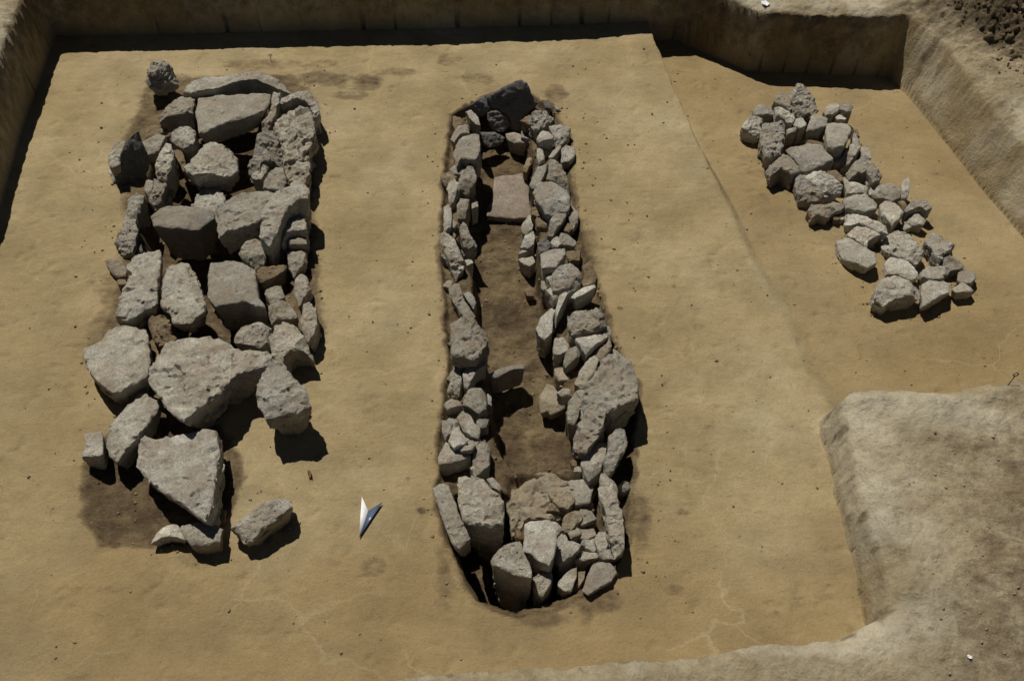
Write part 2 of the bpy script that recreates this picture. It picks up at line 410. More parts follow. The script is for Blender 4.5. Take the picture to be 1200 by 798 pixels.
damp = ss(-.02, .06, side)*(Yf > 2.6)*.62
damp = np.maximum(damp, .75*ss(2.9, 2.0, Yf+n2(1.3, 221, 3)*.5))
damp = np.maximum(damp, .35*ss(-.2, .5, n2(.9, 223, 3)))
damp = damp*(1-.8*ss(-.75, -.1, side)*(side < -.0)*(Yf > 2.4))*(d < .02)
V = np.stack([Xn, Yn, z], 1)
ny, nx = sh
idx = np.arange(nx*ny).reshape(ny, nx)
Q = np.stack([idx[:-1, :-1], idx[:-1, 1:], idx[1:, 1:], idx[1:, :-1]], -1).reshape(-1, 4)
dq = d[Q].mean(1); spq = spoilk[Q].mean(1)
full = mesh_from('terrain_all', V, Q)
vn = np.zeros(len(V)*3, np.float32); full.vertices.foreach_get('normal', vn); vn = vn.reshape(-1, 3)
def sub(name, mask):
    q = Q[mask]; used = np.unique(q); mp = np.full(len(V), -1); mp[used] = np.arange(len(used))
    me = mesh_from(name, V[used], mp[q], M_SOIL)
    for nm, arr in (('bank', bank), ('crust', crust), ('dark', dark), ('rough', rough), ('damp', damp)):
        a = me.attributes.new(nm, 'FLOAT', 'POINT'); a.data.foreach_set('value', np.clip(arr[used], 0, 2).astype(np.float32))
    me.normals_split_custom_set_from_vertices([tuple(v) for v in vn[used].tolist()])
    o = link(name, me); tag(o, kind='structure'); return o
Wq = W[Q].mean(1)
sub('excavation_floor', dq < 0)
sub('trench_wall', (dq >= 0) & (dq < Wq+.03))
sub('ground', (dq >= Wq+.03) & (spq < .3))
sub('spoil_heap', (dq >= Wq+.03) & (spq >= .3))
bpy.data.meshes.remove(full)
def ground_z(x, y):
    i = np.clip(np.searchsorted(xs, x), 0, nx-1); j = np.clip(np.searchsorted(ys, y), 0, ny-1)
    return z.reshape(sh)[j, i]

# ------------------------------------------------------------------ stones
CROPS = {'A': (80, 50, 3.75), 'B': (80, 230, 3.75), 'C': (80, 380, 3.75), 'D': (80, 490, 3.75),
         'E': (480, 80, 4.2857), 'F': (480, 230, 4.2857), 'G': (480, 380, 4.2857), 'H': (480, 540, 4.2),
         'I': (850, 80, 5.), 'J': (930, 220, 4.9875)}
rng = np.random.default_rng(7)
def make_stone(pts, zt, zb, n, seed, rugged=1.0, taper=.85, th=None):
    """pts: outline of the upper face as surveyed; n: its normal; returns verts, faces, origin"""
    r = np.random.default_rng(seed)
    pts = np.asarray(pts, float); cpx = pts.mean(0)
    c0 = P(cpx[0], cpx[1], zt); n = np.array(n, float); n /= np.linalg.norm(n)
    W3 = []
    for x, y in pts:
        dr = ray(x, y); t = ((c0-CAM)@n)/(dr@n); W3.append(CAM+dr*t)
    W3 = np.array(W3)
    steep = n[2] < .5
    # local frame
    a = np.cross([0, 1, 0], n) if abs(n[1]) < .9 else np.cross([0, 0, 1], n)
    a /= np.linalg.norm(a); b = np.cross(n, a)
    U = np.stack([(W3-c0)@a, (W3-c0)@b], 1)
    area = 0.5*np.sum(U[:, 0]*np.roll(U[:, 1], -1)-np.roll(U[:, 0], -1)*U[:, 1])
    if area < 0: U = U[::-1]; area = -area
    seg = np.roll(U, -1, 0)-U; L = np.linalg.norm(seg, axis=1); per = L.sum()
    size = math.sqrt(area)
    Nn = int(np.clip(per/.0075, 40, 170))
    s = np.linspace(0, per, Nn, endpoint=False); cum = np.concatenate([[0], np.cumsum(L)])
    i = np.clip(np.searchsorted(cum, s, side='right')-1, 0, len(U)-1)
    B = U[i]+seg[i]*((s-cum[i])/L[i])[:, None]
    # soften corners a little
    Bs = (np.roll(B, 1, 0)+2*B+np.roll(B, -1, 0))/4; B = .7*B+.3*Bs
    cen = B.mean(0)
    down = np.array([-n@[0, 0, 1.]])
    if th is None: depth = max(zt-zb, .03)
    else: depth = th
    ext = -n if (steep or th is not None) else np.array([0, 0, -1.])
    bev = min(.010, size*.055, depth*.25)
    Mside = max(4, int(depth/.012))
    rings = []
    offb = r.normal(0, .05, 2)*size; tp = taper+r.normal(0, .04)
    bulge = r.uniform(0, .02)
    kk = r.uniform(.04, .16, 3); ang = r.uniform(0, 2*math.pi, 3)
    for m in range(Mside+1):            # from bottom up
        f = 1-m/Mside                   # 1 bottom .. 0 top
        sc = 1-(1-tp)*f**1.3+bulge*math.sin(math.pi*f)
        q = cen+(B-cen)*sc+offb*f
        rings.append((q, np.full(Nn, -bev-(depth-bev)*f)))
    dirs = B-cen; ln = np.linalg.norm(dirs, axis=1, keepdims=True)+1e-9
    rings.append((B-dirs/ln*bev*.35, np.full(Nn, -bev*.40)))
    rings.append((B-dirs/ln*bev*1.0, np.full(Nn, -bev*.08)))
    # inside of the upper face: jittered points, constrained triangulation
    rim = B-dirs/ln*bev; sp_ = float(np.clip(size*.045, .0065, .0125))
    lo, hi = rim.min(0), rim.max(0)
    gx, gy = np.meshgrid(np.arange(lo[0], hi[0], sp_), np.arange(lo[1], hi[1], sp_*.87))
    gx[1::2] += sp_/2
    gp = np.stack([gx.ravel(), gy.ravel()], 1)+r.uniform(-.22, .22, (gx.size, 2))*sp_
    gp = gp[sdf(rim, gp[:, 0], gp[:, 1]) < -sp_*.6]
    base = cen+offb+(B-cen)*tp
    under = [(cen+offb+(base-cen-offb)*f, np.full(Nn, -depth)) for f in (.35, .7)]
    rings = under+rings
    UV = np.concatenate([q for q, _ in rings]+[gp]); Wl = np.concatenate([w for _, w in rings]+[np.zeros(len(gp))])
    # knapped facets on the upper side: planes that cut it down towards its rim
    top = np.zeros(len(UV)); small_ = size < .26; nf = r.integers(3, 6) if small_ else r.integers(2, 5)
    for _ in range(nf):
        th_ = r.uniform(0, 2*math.pi); dv = np.array([math.cos(th_), math.sin(th_)])
        pr = (UV-cen)@dv; lim = pr.max()*(r.uniform(.3, .85) if small_ else r.uniform(.2, .75))
        top = np.minimum(top, -(pr-lim)*(r.uniform(.3, .95) if small_ else r.uniform(.18, .55))*min(1.2, .35+.65*rugged)*min(1., .17/size))
    top = np.maximum(top, -depth*.6)
    wt = np.clip((Wl+depth)/depth, 0, 1)
    Wl = Wl+top*wt**1.5
    pos = c0+UV[:, :1]*a+UV[:, 1:]*b
    if ext[2] == -1 and not steep: pos = pos+n*0+np.outer(Wl, [0, 0, 1.])
    else: pos = pos+np.outer(Wl, n)
    # rugged displacement along the outward direction
    ctr = pos.mean(0); out = pos-ctr; out /= (np.linalg.norm(out, axis=1, keepdims=True)+1e-9)
    isup = np.clip(wt*1.0, 0, 1)[:, None]
    nrm = out*(1-.6*isup)+n*(.8*isup); nrm /= np.linalg.norm(nrm, axis=1, keepdims=True)
    o3 = r.uniform(0, 50, 3); am = rugged*min(1., size/.16)
    lay = np.array([[1, .0, .0], [0, 1, 0], [0, 0, 1.7]]); rp = (pos@lay.T); rp = rp+.02*np.stack([vnoise(pos*18+o3, 6), vnoise(pos*18+o3, 7), vnoise(pos*18+o3, 8)], 1)
    ra = rugged**.8; sz = min(size, .34)
    f1 = 2.3/sz; f2 = 5.5/sz
    dsp = ra*((.085-.045*isup[:, 0])*sz*cell(rp*f1+o3, seed % 97)+.030*sz*cell(rp*f2+o3, seed % 89))+am*(.0075*ridge(pos*27+o3, seed % 71, 4)+.006*fbm(pos*11+o3, seed % 61, 3)+.0060*fbm(pos*62+o3, seed % 53, 3))
    dsp = dsp-.014*sz*ra
    pos = pos+nrm*dsp[:, None]
    jit = am*.004
    pos = pos+jit*np.stack([vnoise(pos*34+o3, 3), vnoise(pos*34+o3, 4), vnoise(pos*34+o3, 5)*.6], 1)
    R = len(rings); faces = []
    ii = np.arange(Nn); jj = (ii+1) % Nn
    for k in range(R-1):
        faces.append(np.stack([k*Nn+ii, k*Nn+jj, (k+1)*Nn+jj, (k+1)*Nn+ii], 1))
    q4 = np.concatenate(faces)
    fl = [tuple(f) for f in q4.tolist()]
    last = (R-1)*Nn
    from mathutils.geometry import delaunay_2d_cdt
    cv = [Vector(q) for q in rim.tolist()]+[Vector(q) for q in gp.tolist()]
    ov, oe, of, orv, ore, orf = delaunay_2d_cdt(cv, [], [list(range(Nn))], 1, 1e-6)
    extra = {}
    for tri in of:
        t_ = []
        for k in tri:
            src = orv[k]
            if not src: t_ = None; break
            t_.append(last+src[0])
        if t_: fl.append(tuple(t_))
    fl.append(tuple(int(v) for v in ii[::-1]))
    org = np.array([c0[0], c0[1], pos[:, 2].min()])
    return pos-org, fl, org

G = {1: 'stones of the left grave', 2: 'stones lining the middle grave', 3: 'stones heaped on the right grave'}
count = 0; BASES = []
def S(grave, crop, pts, zt, zb, mat, label, n=None, name='stone', cat='stone', rugged=1., taper=.76, th=None):
    global count
    count += 1
    if name == 'slab': name = 'flat_stone'; cat = 'flat stone'
    if name == 'boulder' or name == 'cobble' or name == 'pebble': cat = name
    ox, oy, sc = CROPS[crop]
    pp = [(ox+float(q.split(',')[0])/sc, oy+float(q.split(',')[1])/sc) for q in pts.split()]
    r = np.random.default_rng(count*13+1)
    if n is None:
        t = .13; n = (r.normal(0, t)-.03, r.normal(0, t)+.03, 1)
    v, f, org = make_stone(pp, zt, zb, n, count*31+5, rugged, taper, th)
    me = mesh_from(name, v, f, MATS[mat])
    # crisp breaks where facets meet
    try: me.set_sharp_from_angle(angle=math.radians(30))
    except Exception: pass
    o = link(name, me, None, org)
    BASES.append((org[0], org[1], max(abs(v[:, 0]).max(), abs(v[:, 1]).max())))
    tag(o, label, cat, G[grave]); return o
UP = (0, 0, 1)
# ---- left grave: large blocks and slabs
S(1,'A','372,82 430,85 465,120 490,175 480,205 440,235 400,240 370,215 343,180 350,140',.13,-.03,'g','upright rough boulder standing alone at the upper left corner of the left grave',n=(.35,-.72,.42),rugged=1.1,th=.13,name='boulder')
S(1,'A','490,195 515,168 600,152 720,138 800,125 880,130 945,150 972,178 900,172 830,160 760,166 700,184 640,205 560,212',.15,-.02,'g','long thin slab set on edge across the head of the left grave',n=(0,-.05,1),name='slab',cat='slab',rugged=.6,taper=.95)
S(1,'A','565,228 740,220 890,225 885,262 860,300 790,325 700,350 600,388 570,390 555,300',.14,.0,'g','large smooth flat slab lit bright at the head of the left grave',n=(-.05,.02,1),name='slab',cat='slab',rugged=.35,taper=.7)
S(1,'A','395,330 440,270 500,225 560,225 555,260 545,305 500,310 440,318 400,342',.10,-.06,'g','wedge shaped block between the corner boulder and the large bright head slab',n=(-.1,.1,1))
S(1,'A','330,385 365,345 395,345 420,365 455,400 400,425 340,425',.03,-.05,'b','low reddish soil covered stone left of the head slab of the left grave',rugged=.8)
S(1,'A','450,380 520,362 560,385 558,430 540,450 500,455 460,430 440,400',.09,-.08,'g','fractured block touching the lower left corner of the bright head slab')
S(1,'A','325,435 390,395 428,405 410,450 395,475 335,485',.07,-.05,'g','small flat pale stone between the leaning slab and the sharp ridged stone',rugged=.6)
S(1,'A','470,440 500,470 515,520 500,545 470,500 450,450',.04,-.10,'b','narrow soiled stone squeezed behind the triangular block of the left grave')
S(1,'A','395,490 425,435 450,440 465,490 452,545 425,590 385,575 375,540',.11,-.08,'p','sharp ridged upright stone with a lit flank right of the dark leaning slab',n=(.1,-.15,1),rugged=1.4)
S(1,'A','375,590 420,578 432,620 405,680 375,710 350,690 372,640',.07,-.12,'g','knobbly stone below the sharp ridged stone on the left side',rugged=1.3)
S(1,'A','335,600 350,585 372,600 372,640 350,670 330,645',.06,-.10,'g','small round knob wedged against the foot of the dark leaning slab')
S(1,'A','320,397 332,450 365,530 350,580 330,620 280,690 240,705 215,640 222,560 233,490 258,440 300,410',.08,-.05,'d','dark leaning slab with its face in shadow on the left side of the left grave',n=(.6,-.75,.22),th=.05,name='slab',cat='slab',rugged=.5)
S(1,'A','205,415 260,402 262,440 238,490 226,535 180,545 172,505 190,445',.09,-.03,'g','pale rough block behind the dark leaning slab at the outer left edge')
S(1,'A','172,552 225,532 226,590 190,597',.04,-.03,'g','small rounded stone under the pale block at the outer left edge',rugged=.6)
S(1,'A','255,740 262,690 300,655 332,662 325,710 302,760 290,800 235,800',.06,-.10,'g','dark narrow stone under the tip of the leaning slab on the left grave',n=(.2,-.1,1))
S(1,'B','232,140 262,105 300,105 305,150 292,200 285,238 235,245 203,205',.06,-.08,'g','pitted dark grey stone above the small smooth cobble on the left edge',rugged=1.3)
S(1,'B','300,120 316,200 326,232 292,240 290,200',.01,-.12,'d','thin dark sliver standing inside the pitted grey stone',rugged=.5)
S(1,'B','158,272 190,262 235,280 258,320 250,350 215,352 190,335 165,300',.05,-.03,'r','smooth brownish rounded cobble lying outside the left edge of the left grave',n=(.1,-.25,1),rugged=.35,name='cobble',cat='cobble')
S(1,'A','500,545 540,510 600,440 640,437 680,450 735,490 740,550 690,570 600,575 540,580',.13,-.02,'g','broad triangular block with jagged front edge below the bright head slab',n=(.02,.12,1),rugged=1.1)
S(1,'A','540,715 580,640 625,603 652,625 688,680 690,735 640,760 560,750',.05,-.10,'g','pointed stone peeping up behind the central slabs of the left grave')
S(1,'A','925,235 960,200 1020,185 1060,210 1095,260 1108,310 1080,335 1068,290 1045,255 1000,242 960,257 925,257',.15,-.03,'g','rounded block crowning the upper right corner of the left grave')
S(1,'A','925,270 1000,245 1050,260 1075,310 1085,400 1055,470 1060,560 1040,605 970,612 950,560 945,480 930,430 905,390 900,330',.17,-.03,'g','tall layered and deeply weathered slab forming the upper right side wall',n=(-.15,-.05,1),rugged=1.6,name='slab',cat='slab')
S(1,'A','905,210 930,198 927,260 907,320 880,360 845,397 850,350 880,290',.12,-.08,'g','thin upright sliver between the head slab and the weathered right wall slab',rugged=1.2)
S(1,'A','845,402 900,370 932,400 942,470 930,520 895,510 850,530 835,595 800,592 785,540 815,480 820,430',.10,-.10,'g','craggy flake leaning on the inner face of the weathered right wall slab',n=(-.3,-.1,1),rugged=1.6)
S(1,'A','800,580 850,528 890,512 870,570 850,600 810,598',.08,-.12,'g','light triangular chip at the inner foot of the craggy flake')
S(1,'A','855,640 862,600 910,527 950,532 957,600 940,645',.11,-.10,'g','smooth edged upright stone just above the diagonal slab on the right side',rugged=.7)
S(1,'B','835,170 850,60 900,-20 960,-60 1020,-85 1055,-60 1052,0 1000,20 965,45 945,90 915,150 880,205 850,190',.235,-.08,'g','large diagonal slab with a dark shaded end on the right side of the left grave',n=(-.2,-.02,1),name='slab',cat='slab')
S(1,'B','920,170 940,100 990,45 1015,50 1040,90 1050,150 1000,148 960,160 930,190',.16,-.04,'g','steep pointed stone right below the large diagonal slab')
S(1,'B','958,182 975,145 1020,138 1045,160 1048,210 1000,208 965,206',.12,-.03,'g','rounded grey stone at the outer right edge under the steep pointed stone',rugged=.6)
S(1,'B','652,130 647,60 690,10 760,-20 850,-35 920,-30 870,60 835,112 800,125 720,145 660,172',.15,-.02,'g','broad central slab left of the large diagonal slab in the left grave',n=(-.03,.1,1),name='slab',cat='slab')
S(1,'B','352,65 400,42 500,38 580,45 638,60 640,82 600,110 570,135 500,140 420,135 370,120',.13,-.14,'g','thick oblong block with a deep shaded front crossing the middle left void',n=(0,.05,1),rugged=.3,taper=.7,name='boulder')
S(1,'B','745,240 770,200 820,182 855,200 870,260 850,290 815,300 765,268',.12,-.05,'g','roundish coarse grained stone touching the upper right corner of the square slab',rugged=.8)
S(1,'B','858,212 900,192 940,200 942,235 900,252 875,247',.10,-.05,'b','small brownish block right of the roundish coarse grained stone')
S(1,'B','950,215 1000,207 1045,245 1046,290 1020,305 985,332 965,290 955,250',.09,-.03,'g','split block at the outer right edge with a pale flat top')
S(1,'B','825,325 850,305 960,295 950,330 900,357 850,377 828,367',.09,-.05,'b','flat brownish stone right of the square slab of the left grave',rugged=.7)
S(1,'B','995,362 1020,338 1050,350 1064,400 1040,440 1010,467 990,420',.08,-.03,'g','mottled oval stone at the outer right edge below the split block')
S(1,'B','1030,460 1060,443 1085,480 1094,560 1080,602 1050,632 1030,590 1018,520',.12,-.03,'g','long upright mottled stone closing the outer right edge of the left grave',rugged=1.2)
S(1,'B','865,390 900,372 935,390 952,440 920,465 885,465 863,430',.10,-.05,'g','small rugged block below the flat brownish stone')
S(1,'B','875,472 930,452 975,470 1010,530 960,542 920,537 890,547 880,520',.11,-.04,'g','light flat stone just above the roof shaped stone')
S(1,'B','880,622 910,562 945,537 990,555 1030,610 1070,682 1020,667 975,672 935,712 890,682',.16,-.02,'g','roof shaped stone with a sharp ridge and dark hollow underneath',n=(.05,.15,1))
S(1,'B','720,620 760,560 830,543 897,545 895,590 870,632 845,662 790,652 745,642',.11,-.05,'g','rounded light boulder tucked behind the big central boulder',rugged=.8)
S(1,'B','285,245 340,232 400,230 412,262 402,330 395,400 385,470 375,482 330,490 280,530 205,532 225,450 240,390 270,330 250,300',.13,-.06,'g','tall rough slab on the left side reaching up from the broad corner slab',n=(-.12,0,1),name='slab',cat='slab',rugged=1.1)
S(1,'B','410,360 440,300 490,280 530,295 560,330 580,400 607,470 600,500 540,545 480,550 452,545 440,500 402,470',.15,.0,'g','egg shaped upright boulder in the middle of the left grave with a shaded front',n=(.03,.08,1),name='boulder',rugged=.9)
S(1,'B','620,275 700,260 760,270 820,310 826,380 835,440 868,487 820,482 770,457 700,472 640,472 608,430 610,340',.17,-.1,'g','square slab with a dished top and a spur at its lower right corner',n=(.0,.08,1),name='slab',cat='slab',rugged=.55)
S(1,'B','370,480 450,500 452,580 477,632 400,665 370,620 350,560 340,480',.09,-.08,'b','brown fractured stone between the broad corner slab and the egg shaped boulder',rugged=1.4)
S(1,'C','55,105 150,60 170,10 210,-12 270,-5 340,10 352,60 362,150 345,222 290,250 240,280 190,292 150,270 110,230 75,180',.14,-.03,'g','broad corner slab with a smooth sunken top on the lower left side',n=(-.05,.12,1),name='slab',cat='slab',rugged=.6,taper=.8)
S(1,'C','340,235 370,150 430,90 520,65 620,48 670,60 730,90 830,110 897,130 870,180 800,200 740,212 700,260 640,312 560,352 500,407 450,370 400,312',.21,-.01,'g','biggest central boulder with a rough crystalline top near the foot of the left grave',n=(-.02,.14,1),name='boulder',rugged=1.1,taper=.55)
S(1,'C','820,290 850,210 900,150 950,175 1000,240 1040,270 1064,335 1010,365 930,370 860,387 830,342',.235,-.02,'g','pyramid shaped block casting a square shadow at the lower right of the left grave',n=(-.05,.15,1),taper=.5)
S(1,'C','155,490 200,420 270,330 330,270 345,305 397,320 382,380 350,440 310,490 260,542 210,597 170,562',.11,-.02,'g','long diagonal slab beside the small white block at the lower left',n=(-.1,.08,1),name='slab',cat='slab',rugged=.8)
S(1,'C','65,480 145,465 152,510 152,570 130,580 50,570 75,520',.10,-.02,'p','small square whitish block set apart at the outer lower left edge',n=(-.05,.1,1),rugged=.6)
S(1,'C','345,285 400,292 430,340 395,325 350,308',.06,-.03,'b','small soil covered chip between the diagonal slab and the biggest boulder')
S(1,'D','290,200 300,110 340,80 380,92 480,60 600,45 660,55 663,150 650,230 642,305 632,365 600,442 560,422 500,372 430,332 360,282',.15,-.02,'g','broad shield shaped slab lying flat over the dark soil at the grave foot',n=(-.12,.1,1),name='slab',cat='slab',rugged=.8)
S(1,'D','630,417 660,390 690,395 688,440 650,457 628,445',.04,-.02,'b','tiny crumbly stone at the lower tip of the shield shaped slab')
S(1,'D','355,542 380,490 430,460 475,455 497,490 512,527 440,517 390,532',.06,-.02,'p','rounded white edged stone, left one of the touching pair below the shield slab',n=(-.05,.2,1),rugged=.7)
S(1,'D','480,460 560,452 650,465 678,485 667,540 590,557 530,547 505,512',.09,-.01,'g','flat angular stone, right one of the touching pair below the shield slab',n=(0,.1,1),rugged=.6,taper=.7)
S(1,'D','712,478 760,430 840,370 930,315 975,330 982,385 935,430 870,470 805,522 765,528',.11,-.02,'g','isolated long block lying obliquely at the lower right end of the left grave',n=(-.12,.1,1))

# ---- middle grave: head end
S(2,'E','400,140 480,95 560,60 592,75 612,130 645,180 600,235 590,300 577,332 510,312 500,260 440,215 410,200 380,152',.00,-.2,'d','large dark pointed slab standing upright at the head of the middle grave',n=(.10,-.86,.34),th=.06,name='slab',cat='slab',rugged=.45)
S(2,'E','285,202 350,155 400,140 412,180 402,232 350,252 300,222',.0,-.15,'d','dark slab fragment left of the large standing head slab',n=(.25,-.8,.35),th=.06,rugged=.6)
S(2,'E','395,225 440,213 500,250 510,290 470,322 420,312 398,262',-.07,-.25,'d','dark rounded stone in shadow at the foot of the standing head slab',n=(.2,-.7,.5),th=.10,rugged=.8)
S(2,'E','278,200 300,197 345,245 357,285 330,277 300,247',.05,-.06,'p','bright finger shaped stone at the upper left corner of the middle grave',rugged=.7)
S(2,'E','480,320 520,315 587,345 582,375 520,368 490,352',-.10,-.22,'p','bright flat stone lying at the foot of the dark head slab',rugged=.6)
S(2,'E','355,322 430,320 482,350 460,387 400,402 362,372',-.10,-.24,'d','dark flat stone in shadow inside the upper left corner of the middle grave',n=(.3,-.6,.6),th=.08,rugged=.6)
S(2,'E','218,240 260,230 283,270 232,312 215,282',.02,-.08,'b','dark reddish stone at the outermost upper left corner of the middle grave')
S(2,'E','205,347 245,280 290,280 302,320 260,325 225,367',.05,-.06,'g','flat wedge just above the large two faced block of the middle grave',n=(-.2,0,1),rugged=.7)
S(2,'E','215,420 265,325 350,330 357,380 347,440 335,457 260,452 235,482',.08,-.10,'g','large two faced angular block at the upper left side of the middle grave',n=(-.12,.1,1),rugged=.45)
S(2,'E','195,497 240,475 277,500 270,532 220,532',.03,-.07,'g','small angular stone under the large two faced block')
S(2,'E','245,545 290,490 315,480 335,540 332,570 285,602 250,582',.05,-.12,'g','pyramid shaped stone on the inner left wall below the two faced block')
S(2,'E','170,542 200,525 217,550 187,577',.0,-.05,'d','tiny dark stone at the outer left edge beside the pyramid shaped stone')
S(2,'E','190,560 235,555 242,600 220,660 197,682 193,620',.03,-.08,'g','upright narrow stone outside the pyramid shaped stone on the left wall')
S(2,'E','235,692 255,640 302,630 297,690 280,742 240,742',.02,-.12,'g','dark ridged block on the inner left wall level with the pinkish floor slab')
S(2,'E','310,652 340,650 345,690 312,707',-.05,-.18,'g','small round stone lodged inside the dark ridged block')
S(2,'E','170,692 205,680 217,740 207,790 170,817',.03,-.07,'g','rough outer stone of the left wall level with the bottom of the floor slab')
S(2,'E','425,540 562,522 604,570 600,640 614,745 500,742 388,728 386,690 413,640',-.175,-.235,'r','flat square slab with a faint pinkish tone lying on the grave floor near the head',n=(0,.02,1),name='slab',cat='slab',rugged=.22,taper=.98)
# right wall, upper third
S(2,'E','600,252 625,200 680,190 715,215 715,262 680,292 625,302 598,280',.06,-.10,'g','crumpled rough stone at the upper right corner of the middle grave',rugged=1.6)
S(2,'E','672,172 700,163 714,195 682,192',.03,-.04,'d','tiny dark stone behind the crumpled corner stone')
S(2,'E','725,185 760,195 762,208 735,208',.015,-.02,'p','tiny pale chip on the clay right of the head slab')
S(2,'E','700,290 760,280 812,300 802,340 765,372 735,382 718,332',.06,-.07,'g','smooth grey stone at the outer edge right of the white nosed cobble')
S(2,'E','635,347 660,310 700,305 724,335 717,352 650,367',.08,-.10,'p','white nosed cobble with a dark front on the upper right wall',rugged=.6,name='cobble',cat='cobble')
S(2,'E','760,402 790,370 827,375 830,440 800,467 760,457',.04,-.06,'g','blocky outer stone below the smooth grey stone of the right wall')
S(2,'E','695,442 740,392 765,387 745,422 722,447',.03,-.08,'p','thin pale diagonal chip right of the small whitish wedge',rugged=.5)
S(2,'E','640,402 665,400 682,445 650,467 637,440',.02,-.12,'p','small whitish wedge directly under the white nosed cobble')
S(2,'E','568,502 590,450 622,430 622,460 590,512',-.09,-.22,'b','brown flake leaning inward above the corner of the floor slab')
S(2,'E','625,522 650,470 690,460 687,510 665,560 620,602 600,582',-.01,-.18,'g','long smooth inner stone leaning beside the pinkish floor slab',n=(-.3,0,1),rugged=.6)
S(2,'E','700,482 720,445 770,490 800,570 807,602 760,572 690,542',.05,-.06,'g','ridged outer stone running down to the broad domed slab')
S(2,'E','640,570 700,545 740,560 790,590 807,650 802,692 740,707 690,712 640,672 618,620',.09,-.08,'g','broad domed slab on the right wall beside the pinkish floor slab',name='slab',cat='slab',rugged=.8)
S(2,'E','612,690 640,680 690,715 700,740 640,745 612,730',.0,-.16,'b','soiled stone tucked under the broad domed slab')
S(2,'F','558,140 600,95 628,75 632,120 615,160 585,182 565,172',-.07,-.22,'g','pale inner stone, upper of the two leaning below the floor slab corner',n=(-.3,-.05,1),rugged=.8)
S(2,'F','555,245 580,195 620,165 634,200 625,240 600,250',-.08,-.22,'g','pale inner stone, lower of the two leaning below the floor slab corner',n=(-.25,0,1),rugged=.8)
S(2,'F','640,100 700,95 717,120 690,152 640,147 630,120',.0,-.12,'b','soft edged brownish stone in the right wall under the broad domed slab')
S(2,'F','700,130 730,70 785,60 787,100 760,140 720,177 690,165',.06,-.08,'g','light diagonal block right of the soft edged brownish stone')
S(2,'F','790,80 820,50 848,80 847,120 820,152 805,120',.04,-.04,'g','dark edged cobble at the outer edge of the right wall under the domed slab',rugged=.8,name='cobble',cat='cobble')
S(2,'F','735,222 760,177 800,190 842,227 830,252 780,242',.03,-.06,'g','low pointed stone on the outer right wall below the light diagonal block')
S(2,'F','640,222 700,198 717,245 690,277 650,282',-.01,-.16,'d','dark stone on the right wall above the pale rectangular block')
S(2,'F','545,287 570,260 622,253 617,270 580,282',-.12,-.22,'g','thin flat flake low on the inner right side, upper of two',rugged=.6)
S(2,'F','545,307 620,300 632,330 605,352 575,342',-.12,-.23,'p','small pale stone low on the inner right side, under the thin flake',rugged=.7)
S(2,'F','655,282 690,265 782,262 787,290 755,330 735,355 665,352',.05,-.10,'p','pale rectangular block halfway up the right wall',rugged=.7)
S(2,'F','787,272 860,270 855,320 800,322 785,295',.01,-.06,'b','soil coloured stone right of the pale rectangular block')
S(2,'F','718,380 760,340 800,320 850,340 867,400 850,440 810,470 718,477',.09,-.10,'g','big rounded light boulder in the middle of the right wall',name='boulder',rugged=1.)
S(2,'F','867,350 905,322 942,400 935,432 872,462 862,430 877,392',.03,-.06,'b','brown slab at the outer edge right of the big rounded light boulder')
S(2,'F','810,495 870,455 930,440 937,455 880,490 830,512',.07,-.04,'p','thin slab edge fanning to the right below the big rounded boulder',n=(0,.1,1),rugged=.5)
S(2,'F','732,572 750,500 785,465 797,480 770,540 740,600',.07,-.12,'p','thin pale upright slab edge fanning down from the big rounded boulder',rugged=.5)
S(2,'F','660,417 712,427 714,452 670,472 658,450',-.05,-.2,'g','small stone low on the inner side left of the big rounded boulder')
S(2,'F','575,472 600,445 627,470 627,502 590,500',-.18,-.24,'b','soil coated pebble on the grave floor near the middle',rugged=.7,name='pebble',cat='pebble')
S(2,'F','632,665 660,600 715,530 737,560 722,610 717,680 680,722 650,702',-.01,-.2,'g','smooth tall inner slab leaning left of the dark cavity',n=(-.3,-.05,1),rugged=.6,name='slab',cat='slab')
S(2,'F','790,650 800,560 860,535 910,547 950,530 965,575 995,632 930,672 860,682 810,692',.10,-.06,'g','big rough blocky stone on the right wall above the biggest slab',rugged=1.3,name='boulder')
S(2,'F','940,690 1000,640 1014,672 1012,712 960,722',.06,-.05,'g','angular stone at the outer right edge beside the big rough block')
# left wall, middle
S(2,'F','152,192 175,165 215,200 240,250 270,310 277,345 230,387 205,342 175,262 155,232',.05,-.08,'g','long jagged pale and dark slab on the left wall above the dark gap',n=(.1,-.15,1),rugged=1.2)
S(2,'F','252,132 270,108 290,150 310,200 342,237 300,247 270,242 255,192',.0,-.16,'g','forked jagged stone leaning inside the left wall',rugged=1.4)
S(2,'F','275,312 310,312 320,335 290,347',-.08,-.2,'p','small bright chip in the shadow under the forked stone')
S(2,'F','195,457 225,425 248,435 262,480 290,540 332,602 300,612 255,582 225,532 205,502',.04,-.07,'g','outer of two narrow stones above the large rough left wall block',n=(.1,0,1))
S(2,'F','258,472 290,465 325,500 337,530 322,557 290,522',.01,-.14,'g','inner of two narrow stones above the large rough left wall block')
S(2,'F','202,597 250,582 310,590 350,635 375,640 398,705 360,782 335,812 270,806 207,797',.11,-.08,'g','large rough pitted block halfway down the left wall',n=(0,.1,1),rugged=1.2,name='boulder')
S(2,'G','270,300 265,242 300,197 370,165 387,190 340,232 312,282 290,312',.05,-.12,'g','blade shaped diagonal stone right under the large pitted left wall block',n=(-.15,0,1),rugged=.8)
S(2,'G','180,252 225,225 257,210 262,300 250,342 200,362 188,322 205,282',.02,-.07,'g','weathered outer stone left of the blade shaped diagonal stone',rugged=1.3)
